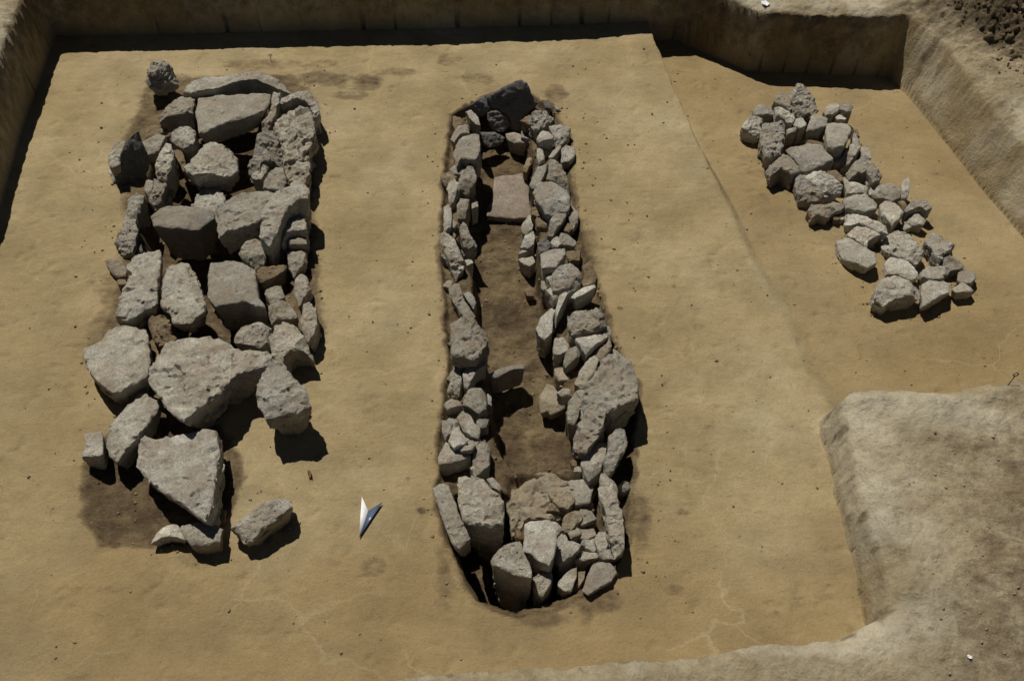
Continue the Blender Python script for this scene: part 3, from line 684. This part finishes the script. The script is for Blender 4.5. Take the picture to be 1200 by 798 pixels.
S(2,'G','168,402 200,374 245,375 268,402 235,412 190,425',.06,-.06,'g','dark fronted cobble at the outer left edge below the weathered stone',rugged=.5,name='cobble',cat='cobble')
S(2,'G','270,352 310,320 370,320 392,360 382,420 350,442 300,412 268,402',.06,-.12,'g','roundish crystalline stone right of the dark fronted cobble')
S(2,'G','388,342 412,360 412,402 393,398',.0,-.18,'g','narrow chip on the inner side of the roundish crystalline stone')
S(2,'G','235,462 265,430 310,460 322,490 357,512 350,557 310,557 270,532 248,492',.06,-.09,'g','irregular flat stone under the roundish crystalline stone')
S(2,'G','322,478 360,472 397,517 372,524',.0,-.16,'g','small inner stone right of the irregular flat stone')
S(2,'G','160,472 200,468 217,500 202,540 180,582 163,540',.03,-.06,'g','speckled outer stone on the left edge beside the irregular flat stone')
S(2,'G','190,577 215,530 245,515 292,575 270,602 220,612',.09,.0,'p','small smooth light block resting on the big pale wedge of the left wall',rugged=.5)
S(2,'G','140,662 180,590 220,612 290,640 312,655 240,682 185,697 145,692',.05,-.18,'p','big pale wedge with a deep dark front on the lower left wall',n=(0,.15,1),rugged=.6,taper=.9)
S(2,'G','315,602 325,570 380,560 407,620 402,700 360,742 315,747',.04,-.18,'g','upright oblong block beside the big pale wedge',n=(0,.1,1))
S(2,'G','395,252 440,225 500,205 577,185 577,213 510,230 440,262 405,262',-.04,-.19,'g','slab standing on edge across the grave floor casting a broad black shadow',n=(0,.15,1),name='slab',cat='slab',rugged=.6,taper=.75)
S(2,'G','690,290 722,300 745,340 785,385 790,410 710,442 690,425 655,430 650,360',-.13,-.23,'s','sandy tilted slab lying on the floor at the right below the leaning stones',n=(-.25,0,1),rugged=.4,name='slab',cat='slab')
S(2,'G','725,217 760,205 807,260 800,277 750,277 730,252',-.04,-.16,'s','sandy knob projecting from the inner right wall above a dark hollow')
S(2,'G','720,120 730,62 770,50 802,80 792,130 755,152 725,142',.02,-.12,'g','rounded stone on the inner right wall under the smooth tall inner slab')
S(2,'G','770,192 790,130 830,95 867,120 850,160 810,192 785,212',.04,-.10,'g','pointed stone between the rounded inner stone and the thin light flake')
S(2,'G','830,70 920,50 1000,20 990,62 940,97 885,142 860,112',.08,-.02,'p','thin light flake with a sharp dark underside above the biggest slab',n=(-.05,.1,1),rugged=.6)
S(2,'G','930,132 985,90 1007,60 1017,110 1000,140 960,172 935,152',.05,-.06,'g','outer stone filling the gap between the light flake and the biggest slab')
S(2,'G','825,302 850,242 890,172 920,135 952,165 940,222 890,292 860,322',.06,-.14,'g','long narrow stone lying along the upper left flank of the biggest slab',n=(-.15,0,1))
S(2,'G','820,590 830,512 870,442 865,362 890,282 950,202 1010,132 1060,110 1110,150 1140,210 1157,290 1150,360 1080,400 1030,425 980,440 985,490 940,552 890,617 850,612',.16,-.05,'g','biggest slab of the middle grave, tilted and deeply grooved on the lower right wall',n=(-.38,.08,1),name='slab',cat='slab',rugged=1.3,taper=.85)
S(2,'G','790,442 800,370 850,320 862,380 850,452 830,492 795,492',.02,-.16,'g','oval hollowed stone inside the lower left flank of the biggest slab',n=(-.25,0,1))
S(2,'G','1000,562 1040,520 1080,520 1100,580 1080,632 1050,662 1030,722 990,742 980,662 1000,612',.13,-.03,'g','rounded upright stone at the outer edge below the biggest slab')
S(2,'G','860,682 900,612 960,585 992,602 985,662 960,722 900,772 880,742',.07,-.14,'g','leaf shaped flat stone below the lower tip of the biggest slab',n=(-.1,0,1),rugged=.6)
S(2,'G','808,682 850,668 857,712 820,712',-.01,-.16,'b','small sandy stone left of the leaf shaped stone')
# foot chamber
S(2,'H','110,130 150,105 190,110 215,170 240,250 297,370 285,387 240,417 205,392 170,312 140,222',.09,-.10,'g','long narrow slab forming the outer left edge at the foot of the middle grave',n=(0,.1,1),name='slab',cat='slab',rugged=.7)
S(2,'H','235,112 310,75 370,90 400,130 440,160 468,200 462,290 400,305 320,302 260,292 240,202',.11,-.26,'g','large cube like boulder with a black shaded front at the lower left',n=(-.05,.12,1),name='boulder',rugged=1.,taper=.62)
S(2,'H','377,80 410,75 442,110 442,142 405,125',.02,-.16,'g','small stone behind the right shoulder of the large cube like boulder')
S(2,'H','450,90 540,55 640,32 720,70 780,105 795,170 770,200 730,240 690,230 745,270 700,290 600,285 558,295 550,335 500,362 490,252 470,182',-.07,-.25,'s','wide sandy brown rock covered with soil filling the foot of the grave',n=(-.1,-.12,1),name='boulder',rugged=1.2)
S(2,'H','680,132 740,110 800,140 812,190 780,232 730,222 690,182',-.01,-.16,'s','round soil smeared stone resting on the wide sandy brown rock',rugged=1.2)
S(2,'H','775,97 890,80 907,130 890,192 820,202 805,150',.0,-.14,'g','smooth flat grey stone set into the soil below the leaf shaped stone',rugged=.4)
S(2,'H','740,332 760,272 800,235 852,240 850,290 790,342 750,352',-.02,-.14,'s','twisted brown stone right of the wide sandy brown rock',rugged=1.4)
S(2,'H','858,272 892,265 907,290 870,297',-.04,-.12,'r','tiny pinkish stone in the soil of the foot chamber',rugged=.6)
S(2,'H','565,300 600,283 690,290 722,330 727,400 715,450 690,507 640,492 600,460 560,440',.10,-.16,'p','bright angular block leaning upright in the centre of the foot end',n=(-.05,.12,1),rugged=.5)
S(2,'H','710,462 750,410 780,375 845,412 832,440 780,477 740,487',.02,-.16,'g','small roof shaped stone right of the bright angular block',n=(0,.1,1))
S(2,'H','400,472 440,420 520,378 545,365 557,400 562,450 590,500 602,577 540,567 460,532 408,502',.11,-.30,'g','tall boulder with a long black front at the very foot of the middle grave',n=(-.05,.15,1),name='boulder',rugged=1.1,taper=.6)
S(2,'H','607,562 650,530 700,537 707,572 690,622 655,667 620,642 603,602',.03,-.20,'g','round knobbly cobble below the bright angular block',n=(0,-.1,1),name='cobble',cat='cobble',rugged=1.2)
S(2,'H','733,592 770,547 822,515 824,562 797,637 760,637 728,612',.01,-.14,'g','small leaf shaped stone at the foot between the cobble and the flat plate',rugged=.7)
S(2,'H','830,530 867,530 860,582 820,642 800,640 825,582',-.03,-.10,'b','narrow brown stone left of the flat plate at the foot end')
S(2,'H','850,632 870,562 900,500 940,490 985,500 1027,542 990,592 930,627 880,657',.03,-.03,'g','flat angular plate at the lower right corner of the foot end',n=(-.05,.12,1),name='slab',cat='slab',rugged=.6)
S(2,'H','925,130 945,55 1010,90 1024,130 1024,180 1052,240 1057,350 1060,430 1010,457 990,400 975,330 960,230 935,180',.12,-.04,'p','long white streaked slab on edge closing the lower right side',n=(-.2,.05,1),name='slab',cat='slab',rugged=1.3)
S(2,'H','905,382 930,345 970,350 987,400 960,442 930,442',.0,-.12,'g','weathered knob inside the lower end of the white streaked slab',rugged=1.2)
S(2,'H','520,340 548,340 552,372 528,378',-.05,-.2,'b','tiny soil coated pebble left of the bright angular block',name='pebble',cat='pebble')

# ---- right grave: low heap on the lower floor
S(3,'I','395,130 430,80 470,70 507,90 512,150 537,210 552,245 500,272 440,267 408,240 398,190',.10,-.12,'g','tallest hollowed boulder at the top of the right heap',n=(.05,-.35,.9),name='boulder',rugged=1.3,th=.12)
S(3,'I','282,190 300,145 340,128 380,150 415,170 422,207 385,227 330,212',.06,-.13,'g','knobbly stone left of the tallest hollowed boulder',rugged=1.2)
S(3,'I','163,232 190,210 260,210 290,225 290,265 230,267 170,257',.01,-.13,'g','smooth rounded stone at the upper left of the right heap',n=(0,.15,1),rugged=.6)
S(3,'I','290,225 345,210 385,230 422,277 395,312 350,292 300,272',.04,-.12,'p','bright angular stone in front of the knobbly stone')
S(3,'I','98,332 130,280 180,273 217,300 212,342 200,387 150,372 110,347',.02,-.12,'g','pitted outermost stone on the left edge of the right heap',n=(.2,-.1,1),rugged=1.2)
S(3,'I','208,362 225,300 280,278 340,285 360,312 355,372 345,432 335,472 290,512 240,512 220,490 205,422',.06,-.13,'g','long coarse rough boulder sloping down the upper left of the right heap',n=(0,-.12,1),name='boulder',rugged=1.3)
S(3,'I','360,360 400,338 432,342 410,372 362,388',.02,-.13,'g','flat dark fronted stone between the coarse boulder and the small pale block')
S(3,'I','400,320 415,285 450,276 477,330 440,352 420,342',.04,-.11,'p','small pale block below the tallest boulder, left of the hollow')
S(3,'I','480,342 510,270 560,257 602,290 598,332 560,347',.07,-.11,'p','pale cube with a shaded front just below the tallest boulder',n=(0,.1,1),rugged=.6)
S(3,'I','573,247 610,205 662,205 675,235 640,257 590,267',.05,-.12,'g','bluish grey stone, left one of the pair at the upper right',n=(0,.15,1),rugged=.7)
S(3,'I','670,212 720,190 749,215 742,250 700,252 675,235',.05,-.12,'g','bluish grey stone, right one of the pair at the upper right',rugged=.7)
S(3,'I','643,287 670,262 714,285 706,302 660,300',.02,-.12,'p','tiny pale chip between the bluish pair and the smooth rectangular block',rugged=.6)
S(3,'I','588,362 600,310 650,297 725,305 744,350 720,412 700,442 640,457 600,442',.09,-.11,'p','smooth rectangular block with rounded corners on the right heap',n=(0,.1,1),rugged=.35)
S(3,'I','678,522 735,430 755,378 792,420 797,462 770,502 740,532 690,547',.03,-.12,'g','tall triangular stone below the smooth rectangular block',n=(-.15,0,1))
S(3,'I','638,505 690,500 677,552 640,552',-.01,-.12,'p','small bright filler stone left of the tall triangular stone')
S(3,'I','790,462 820,440 857,490 857,532 800,517',.01,-.12,'g','small brownish grey stone at the outer right edge of the upper heap')
S(3,'I','745,347 772,345 790,402 762,387',.0,-.12,'b','narrow dark stone right of the smooth rectangular block')
S(3,'I','470,425 500,410 560,430 600,465 560,455 500,440',.0,-.12,'b','soil covered stone behind the large flat slab of the right heap')
S(3,'I','356,458 430,450 490,425 570,440 612,490 640,532 560,562 460,580 418,532',.06,-.11,'p','large flat slab with a clean diagonal edge on the right heap',n=(.02,.08,1),name='slab',cat='slab',rugged=.5)
S(3,'I','243,582 290,530 330,486 382,520 452,592 400,617 330,582 270,617',.05,-.13,'g','arched stone with a dark underside on the left of the right heap',n=(0,.15,1))
S(3,'I','463,590 560,585 600,620 640,640 692,682 690,702 590,722 520,682 480,642',.06,-.09,'p','broad bright stone in front of the large flat slab')
S(3,'I','408,632 450,612 490,650 560,700 582,742 540,757 430,757 408,692',.04,-.12,'g','rough whitish stone left below the broad bright stone',rugged=1.2)
S(3,'I','590,605 650,588 690,620 696,662 650,657 610,632',.04,-.08,'b','small brown stone enclosed by the bright stones, topmost brown one of the heap',rugged=.6)
S(3,'I','680,600 720,652 842,702 830,717 720,717 700,672',.02,-.10,'p','low bright slanting stone right of the broad bright stone')
S(3,'I','713,602 750,545 820,513 872,560 922,602 917,642 870,667 830,612 780,607 730,632',.05,-.11,'g','saddle shaped stone at the right edge of the middle of the heap',n=(0,.1,1),rugged=1.1)
S(3,'I','813,652 835,630 862,672 830,687',.0,-.10,'g','small chip under the saddle shaped stone')
S(3,'I','848,692 880,667 960,663 1032,710 1037,742 980,762 880,742 850,722',.03,-.11,'g','long oval stone left of the upright white stone',rugged=.7)
S(3,'I','1037,652 1075,636 1085,680 1077,742 1042,742 1035,692',.06,-.09,'p','upright white stone on the right edge of the heap',n=(-.1,-.15,1),rugged=.6)
S(3,'J','80,122 110,82 160,100 250,80 302,100 290,122 240,137 200,162 150,150 110,162',.03,-.12,'g','jagged stone with a dark front at the left edge halfway down',n=(0,.15,1))
S(3,'J','238,132 280,115 297,150 262,192 233,182',-.01,-.10,'b','small brown stone right below the jagged stone at the left edge')
S(3,'J','288,65 350,40 430,28 502,85 490,117 420,127 350,122 310,112',.03,-.10,'p','flat light stone with a broken front edge in the middle of the heap',n=(0,.12,1),rugged=.7)
S(3,'J','503,95 540,57 600,65 647,142 620,177 580,212 550,182 520,142',.06,-.10,'p','light prism shaped stone with a shaded left flank',n=(.1,.1,1),rugged=.5)
S(3,'J','610,80 640,68 667,100 645,122',.02,-.10,'b','tiny brownish stone right of the light prism shaped stone')
S(3,'J','643,132 690,80 780,57 817,110 780,132 740,112 690,127 660,142',.05,-.09,'g','curved stone on the right edge above the dark angular lump')
S(3,'J','660,192 715,137 747,160 782,182 760,217 700,212',.02,-.10,'g','dark angular lump on the right edge under the curved stone')
S(3,'J','623,222 655,193 692,230 650,244',-.01,-.09,'g','small stone left under the dark angular lump')
S(3,'J','296,145 350,139 430,160 500,190 552,232 562,262 500,252 440,227 380,202 320,227 298,227',.03,-.09,'p','long pale stone with a speckled top across the lower middle',rugged=.8)
S(3,'J','313,242 370,213 430,225 502,265 502,282 440,302 435,347 385,322 340,282',.03,-.09,'p','notched pale stone behind the isolated oval slab')
S(3,'J','253,285 330,293 400,330 480,380 489,440 440,464 350,432 290,392 262,342',.03,-.08,'p','isolated oval slab with a scored top at the lower left of the heap',n=(-.05,.12,1),name='slab',cat='slab',rugged=.5)
S(3,'J','513,302 580,258 640,250 720,290 772,342 765,392 720,417 640,392 540,357',.04,-.08,'p','large oblong stone in the centre of the lower heap')
S(3,'J','768,312 820,243 860,250 942,262 957,302 930,347 890,382 860,422 835,402 810,362',.06,-.08,'g','craggy boulder with a shaded right side on the right edge',n=(-.15,0,1),rugged=1.2,name='boulder')
S(3,'J','863,432 890,382 935,363 977,405 1002,432 990,472 930,482 900,502 880,462',.03,-.08,'g','crystalline knob under the craggy boulder',rugged=1.2)
S(3,'J','528,442 570,393 640,400 690,432 732,482 730,522 680,532 620,502 545,497',.02,-.07,'p','smooth yellowish flat stone behind the lower left corner block',rugged=.4)
S(3,'J','743,487 790,443 880,455 907,492 880,527 800,530 750,517',.03,-.07,'p','bright flat stone between the crystalline knob and the rounded foot stone',rugged=.8)
S(3,'J','478,572 520,510 600,500 680,540 742,575 752,612 680,627 610,632 540,657 480,627',.075,-.06,'p','big angular block at the lower left corner of the right heap',n=(0,.15,1),taper=.8)
S(3,'J','748,567 800,528 880,527 922,550 912,612 860,632 800,667 760,677 752,622',.05,-.06,'p','big rounded foot stone in the middle of the bottom row',n=(0,.12,1),rugged=.6)
S(3,'J','963,492 1000,473 1067,485 1072,522 1040,557 990,552 960,532',.02,-.06,'g','small cube at the lower right edge of the heap',n=(0,.1,1),rugged=.5)
S(3,'J','923,592 980,553 1040,555 1064,592 1040,607 950,612',.03,-.06,'p','last small stone at the lower right corner with a dark front',n=(0,.15,1),rugged=.7)


# small chips wedged between the bigger stones
def chips(n, cx, outer, inner, zt, smin, smax, label, group, mats='gpgb'):
    r = np.random.default_rng(n*5+3); k = 0
    ox, oy, sc_ = 0, 0, 1.
    o_ = np.array([[float(c) for c in q.split(',')] for q in outer.split()]); lo, hi = o_.min(0), o_.max(0)
    i_ = np.array([[float(c) for c in q.split(',')] for q in inner.split()]) if inner else None
    while k < n:
        x, y = r.uniform(lo[0], hi[0]), r.uniform(lo[1], hi[1])
        if sdf(o_, np.array([x]), np.array([y]))[0] > -3: continue
        if i_ is not None and sdf(i_, np.array([x]), np.array([y]))[0] < 4: continue
        k += 1; m = r.integers(5, 8); rad = r.uniform(smin, smax)*(.62+.38*(y-100)/500)*(.75 if zt > -.02 or zt < -.05 else 1)
        an = np.sort(r.uniform(0, 2*math.pi, m)+0); an = np.linspace(0, 2*math.pi, m, endpoint=False)+r.normal(0, .25, m)
        el = r.uniform(.6, 1.4); rot = r.uniform(0, 3.14)
        pp = []
        for a_ in an:
            q = rad*r.uniform(.75, 1.15); u, v = q*math.cos(a_)*el, q*math.sin(a_)
            pp.append((x+u*math.cos(rot)-v*math.sin(rot), y+.75*(u*math.sin(rot)+v*math.cos(rot))))
        c_ = P(x, y, zt); gz_ = float(ground_z(c_[0], c_[1])); z1 = gz_+rad/240*r.uniform(.7, 1.4)+.02
        v_, f_, org = make_stone(pp, z1, gz_-.03, (r.normal(0, .2), r.normal(0, .2)+.05, 1), 9000+n*41+k*17, 1.1, .8)
        me = mesh_from('stone_chip', v_, f_, MATS[mats[k % len(mats)]])
        try: me.set_sharp_from_angle(angle=math.radians(30))
        except Exception: pass
        o = link('stone_chip', me, None, org); tag(o, label, 'stone chip', group)
chips(90, 0, '545,128 600,105 642,125 664,165 672,250 696,330 718,400 742,450 738,560 728,640 700,676 650,690 610,690 560,640 514,590 518,500 528,420 520,340 518,270 524,190 532,140',
      '566,160 612,160 622,220 622,262 628,330 648,390 652,470 676,530 670,560 600,620 582,548 572,470 562,400 556,340 546,300 552,240 558,180', -.03, 8, 15,
      'small angular chip wedged between the bigger wall stones of the middle grave', 'small chips wedged in the walls of the middle grave')
chips(16, 0, '200,120 350,110 366,220 362,300 372,380 340,430 250,440 150,400 130,330 150,240', '205,150 300,125 322,160 318,230 330,300 345,360 300,430 210,430 185,360 170,290 180,220', 0, 7, 12,
      'small angular chip wedged between the bigger stones of the left grave', 'small chips wedged in the left grave')
chips(16, 0, '900,130 960,130 1000,165 1015,200 1060,240 1110,290 1130,330 1045,335 1020,290 960,240 905,190', '', -.1, 6, 10,
      'small angular chip wedged between the bigger stones of the right heap', 'small chips wedged in the right heap', 'pgp')

# ------------------------------------------------------------------ small finds of the picture
def tube(pts, r, seg=8, closed=False):
    pts = [Vector(p) for p in pts]; V_ = []; F_ = []; n = len(pts)
    for i, p in enumerate(pts):
        a = pts[(i-1) % n] if (closed or i > 0) else p; b = pts[(i+1) % n] if (closed or i < n-1) else p
        t = (b-a).normalized(); up = Vector((0, 0, 1)) if abs(t.z) < .9 else Vector((1, 0, 0))
        u = t.cross(up).normalized(); w = t.cross(u)
        for k in range(seg):
            an = 2*math.pi*k/seg; V_.append(p+u*math.cos(an)*r+w*math.sin(an)*r)
    for i in range(n if closed else n-1):
        for k in range(seg):
            a = i*seg+k; b = i*seg+(k+1) % seg; c = ((i+1) % n)*seg+(k+1) % seg; d_ = ((i+1) % n)*seg+k
            F_.append((a, b, c, d_))
    if not closed: F_ += [tuple(range(seg))[::-1], tuple((n-1)*seg+k for k in range(seg))]
    return [tuple(v) for v in V_], F_
def plate(pts, thick):
    n = len(pts); V_ = [(x, y, 0) for x, y in pts]+[(x, y, thick) for x, y in pts]
    F_ = [tuple(range(n))[::-1], tuple(range(n, 2*n))]+[(i, (i+1) % n, n+(i+1) % n, n+i) for i in range(n)]
    return V_, F_
# north arrow: two halves of a folded plate
M_WHITE = flat_mat('arrow_white', (.88, .88, .87), .5, 0, .0); M_SLATE = flat_mat('arrow_slate', (.10, .13, .20), .3, 0, .15)
tip = P(420.7, 628.8, .012); notch = P(431.4, 598., .012); wl = P(423.9, 581.4, .012); wr = P(448.2, 587.6, .012)
base = np.array([tip[0], tip[1], ground_z(tip[0], tip[1])+.006])
ea = bpy.data.objects.new('north_arrow', None); COL.objects.link(ea); ea.location = base
tag(ea, 'small black and white north arrow lying flat between the left and middle graves', 'north arrow')
def half(pts, mat, lift):
    pts = [(p[0]-base[0], p[1]-base[1]) for p in pts]
    a = sum(pts[i][0]*pts[(i+1) % len(pts)][1]-pts[(i+1) % len(pts)][0]*pts[i][1] for i in range(len(pts)))
    if a < 0: pts = pts[::-1]
    V_, F_ = plate(pts, .004)
    V_ = [(x, y, zz+lift+.004) for x, y, zz in V_]
    o = link('arrow_half', mesh_from('arrow_half', V_, F_, mat, False), ea); return o
h1_ = half([tip, notch, wl], M_WHITE, .0); h1_['label'] = 'white half of the arrow'
h2_ = half([tip, wr, notch], M_SLATE, .0); h2_['label'] = 'dark slate blue half of the arrow'
# wire pins
M_STEEL = flat_mat('steel_wire', (.10, .095, .09), .45, .6, .4)
def pin(foot, head, ring, label, rr=.0022):
    e = bpy.data.objects.new('survey_pin', None); COL.objects.link(e); e.location = foot
    tag(e, label, 'survey pin')
    h = Vector(head)-Vector(foot); dirn = h.normalized()
    v_, f_ = tube([(-dirn*.03)[:], (0, 0, 0), (h*.5)[:], h[:]], rr)
    link('shaft', mesh_from('shaft', v_, f_, M_STEEL), e)
    side_ = Vector((1, 0, 0)); c = h+dirn*ring
    pts = [(c+dirn*math.cos(t)*ring*-.8+side_*math.sin(t)*ring*1.1)[:] for t in np.linspace(0, 2*math.pi, 20, endpoint=False)]
    v_, f_ = tube(pts, rr*1.15, 8, True); link('ring', mesh_from('ring', v_, f_, M_STEEL), e)
a = P(1179.5, 454, .215); hgt = .05
b_ = P(1189, 441, .215+hgt)
pin(a, b_, .010, 'dark wire pin with a ring head on the rim of the right earth bank', .0022)
g0 = P(317.5, 72, 0); gz = ground_z(g0[0], g0[1]); g0[2] = gz
pin(g0, P(317, 66.5, .03), .008, 'thin wire pin behind the long slab at the head of the left grave', .0018)
# scraps
M_PAPER = flat_mat('paper', (.8, .81, .84), .7, 0, .06); M_LEAF = flat_mat('dry_leaf', (.19, .11, .055), .8, 0, .5)
def sheet(name, px, py, z_, w_, h_, curl, mat, label, cat, rot=0.):
    c = P(px, py, z_); gz_ = ground_z(c[0], c[1]); nx_, ny_ = 9, 7; V_ = []; F_ = []
    for j in range(ny_):
        for i in range(nx_):
            u = i/(nx_-1)*2-1; v = j/(ny_-1)*2-1; wd = (1-.35*abs(v)**2)
            x_ = u*w_/2*wd; y_ = v*h_/2; zz = .004+curl*(u*u*.6+v*v*.5+.25*math.sin(3*u+2*v))
            V_.append((x_*math.cos(rot)-y_*math.sin(rot), x_*math.sin(rot)+y_*math.cos(rot), zz))
    m0 = len(V_); V_ += [(x_, y_, zz-.0012) for x_, y_, zz in V_]
    for j in range(ny_-1):
        for i in range(nx_-1):
            a_ = j*nx_+i; q = (a_, a_+1, a_+nx_+1, a_+nx_); F_.append(q); F_.append(tuple(m0+k for k in q[::-1]))
    bd = [i for i in range(nx_)]+[j*nx_+nx_-1 for j in range(1, ny_)]+[(ny_-1)*nx_+i for i in range(nx_-2, -1, -1)]+[j*nx_ for j in range(ny_-2, 0, -1)]
    for i in range(len(bd)): p_, q_ = bd[i], bd[(i+1) % len(bd)]; F_.append((p_, m0+p_, m0+q_, q_))
    o = link(name, mesh_from(name, V_, F_, mat), None, (c[0], c[1], gz_)); tag(o, label, cat); return o
sheet('paper_tag', 897, 3, .31, .045, .05, .012, M_PAPER, 'small white paper tag lying on the ground above the back wall', 'tag', .3)
sheet('paper_scrap', 1135, 771, .21, .012, .018, .006, M_PAPER, 'tiny pale crumpled scrap on the bank in the lower right corner', 'scrap', .8)
sheet('dry_leaf', 363, 556, 0, .016, .040, .016, M_LEAF, 'curled brown dry leaf on the clay right of the left grave', 'leaf', .25)

# crumbs of soil and clods (nobody could count them)
def clods(name, n, sampler, smin, smax, mat, label, cat, attrs, z_off=0.):
    r = np.random.default_rng(len(name)*7+n)
    ico = [(0, 0, 1), (.894, 0, .447), (.276, .851, .447), (-.724, .526, .447), (-.724, -.526, .447), (.276, -.851, .447),
           (.724, .526, -.447), (-.276, .851, -.447), (-.894, 0, -.447), (-.276, -.851, -.447), (.724, -.526, -.447), (0, 0, -1)]
    fc = [(0, 1, 2), (0, 2, 3), (0, 3, 4), (0, 4, 5), (0, 5, 1), (1, 6, 2), (2, 7, 3), (3, 8, 4), (4, 9, 5), (5, 10, 1), (1, 10, 6), (2, 6, 7), (3, 7, 8), (4, 8, 9), (5, 9, 10), (6, 11, 7), (7, 11, 8), (8, 11, 9), (9, 11, 10), (10, 11, 6)]
    ico = np.array(ico); vs = list(ico); fs = []; cache = {}
    def mid(a_, b_):
        k = (min(a_, b_), max(a_, b_))
        if k not in cache:
            m_ = (vs[a_]+vs[b_])/2; vs.append(m_/np.linalg.norm(m_)); cache[k] = len(vs)-1
        return cache[k]
    for a_, b2, c_ in fc:
        ab, bc, ca = mid(a_, b2), mid(b2, c_), mid(c_, a_); fs += [(a_, ab, ca), (b2, bc, ab), (c_, ca, bc), (ab, bc, ca)]
    base_ = np.array(vs); fs = np.array(fs); VV = []; FF = []
    for i in range(n):
        x_, y_ = sampler(r); s_ = smin*(smax/smin)**(r.random()**2.2)
        q = base_*(1+.42*vnoise(base_*1.6+i*3.7, 5))[:, None]*s_*r.uniform(.6, 1.25, 3)
        an = r.uniform(0, 6.28); ca_, sa = math.cos(an), math.sin(an)
        q = np.stack([q[:, 0]*ca_-q[:, 1]*sa, q[:, 0]*sa+q[:, 1]*ca_, q[:, 2]], 1)
        VV.append(q+np.array([x_, y_, ground_z(x_, y_)+s_*.15+z_off])); FF.append(fs+i*len(base_))
    VV = np.concatenate(VV); FF = np.concatenate(FF)
    me = mesh_from(name, VV, FF, mat, False)
    for nm, val in attrs.items():
        a_ = me.attributes.new(nm, 'FLOAT', 'POINT'); a_.data.foreach_set('value', np.full(len(VV), val, np.float32))
    o = link(name, me); tag(o, label, cat, kind='stuff'); return o
def samp_spoil(r):
    while True:
        x_, y_ = r.uniform(2.45, 3.9), r.uniform(4.6, 7.0)
        if (x_-2.55)*.75+(y_-5.35) > -.02+.5*r.random()**2 and sdf(PIT, np.array([x_]), np.array([y_]))[0] > .26: return x_, y_
clods('soil_clods', 1500, samp_spoil, .006, .035, M_SOIL, 'brown crumbly clods scattered over the spoil heap in the upper right corner', 'clods', {'dark': .62, 'bank': .8, 'rough': .9, 'crust': 0.})
def samp_bank(r):
    while True:
        x_, y_ = (r.uniform(1.45, 3.2), r.uniform(1.3, 2.8)) if r.random() < .55 else (r.uniform(2.5, 3.4), r.uniform(3.6, 5.8))
        if r.random() < .12: x_, y_ = r.uniform(-.3, 1.5), r.uniform(1.3, 1.55)
        if sdf(PIT, np.array([x_]), np.array([y_]))[0] > .24: return x_, y_
clods('bank_crumbs', 900, samp_bank, .002, .008, M_SOIL, 'dry grey soil crumbs lying on the earth banks at the right', 'crumbs', {'dark': .0, 'bank': 1., 'rough': .5, 'crust': .3})
def samp_floor(r):
    while True:
        k = r.random()
        if k < .55:
            bx_, by_, br_ = BASES[r.integers(len(BASES))]; an_ = r.uniform(0, 6.283); q_ = br_*r.uniform(.55, 1.35)+.01
            x_, y_ = bx_+q_*math.cos(an_), by_+q_*math.sin(an_)
        elif k < .7:
            x_, y_ = r.uniform(-.4, .75), r.uniform(1.9, 5.3)
        elif k < .78: x_, y_ = r.uniform(-2.1, -1.0), r.uniform(2.2, 5.6)
        else: x_, y_ = r.uniform(-2.6, 2.6), r.uniform(1.7, 5.9)
        if sdf(PIT, np.array([x_]), np.array([y_]))[0] < -.05: return x_, y_
clods('floor_crumbs', 5200, samp_floor, .0013, .0085, M_SOIL, 'small crumbs of soil scattered over the excavated clay floor', 'crumbs', {'dark': .25, 'bank': .3, 'rough': .3, 'crust': 0.})

# ------------------------------------------------------------------ light, sky, camera
sc = bpy.context.scene
sunv = Vector((-.28, .50, 1.0)).normalized()
elev = math.asin(sunv.z); az = math.atan2(sunv.x, sunv.y)
w = bpy.data.worlds.new('World'); sc.world = w; w.use_nodes = True
nt = w.node_tree; bg = nt.nodes['Background']; sky = nt.nodes.new('ShaderNodeTexSky'); sky.sky_type = 'NISHITA'
sky.sun_disc = False; sky.altitude = 3000; sky.air_density = .6; sky.dust_density = .4; sky.sun_elevation = elev; sky.sun_rotation = az
wb = nt.nodes.new('ShaderNodeMix'); wb.data_type = 'RGBA'; wb.blend_type = 'MULTIPLY'; wb.inputs[0].default_value = 1.; wb.inputs[7].default_value = (1., .90, .76, 1)
nt.links.new(sky.outputs[0], wb.inputs[6]); nt.links.new(wb.outputs[2], bg.inputs[0]); bg.inputs[1].default_value = .05
sun = bpy.data.lights.new('sun', 'SUN'); sun.energy = 5.0; sun.angle = math.radians(.53); sun.color = (1., .945, .86)
so = bpy.data.objects.new('sun', sun); COL.objects.link(so); so.rotation_euler = (-sunv).to_track_quat('-Z', 'Y').to_euler(); so.location = (0, 0, 8)
cam = bpy.data.cameras.new('camera'); co = bpy.data.objects.new('camera', cam); COL.objects.link(co)
co.location = CAM; co.rotation_euler = (math.radians(90)-PITCH, 0, 0)
cam.sensor_width = 36; cam.lens = 36*F/1200; cam.clip_end = 300; cam.clip_start = .05
sc.camera = co
sc.view_settings.view_transform = 'Standard'; sc.view_settings.look = 'None'
sc.view_settings.gamma = 1; sc.view_settings.use_curve_mapping = False
sc.view_settings.exposure = -.43
sc.cycles.diffuse_bounces = 2
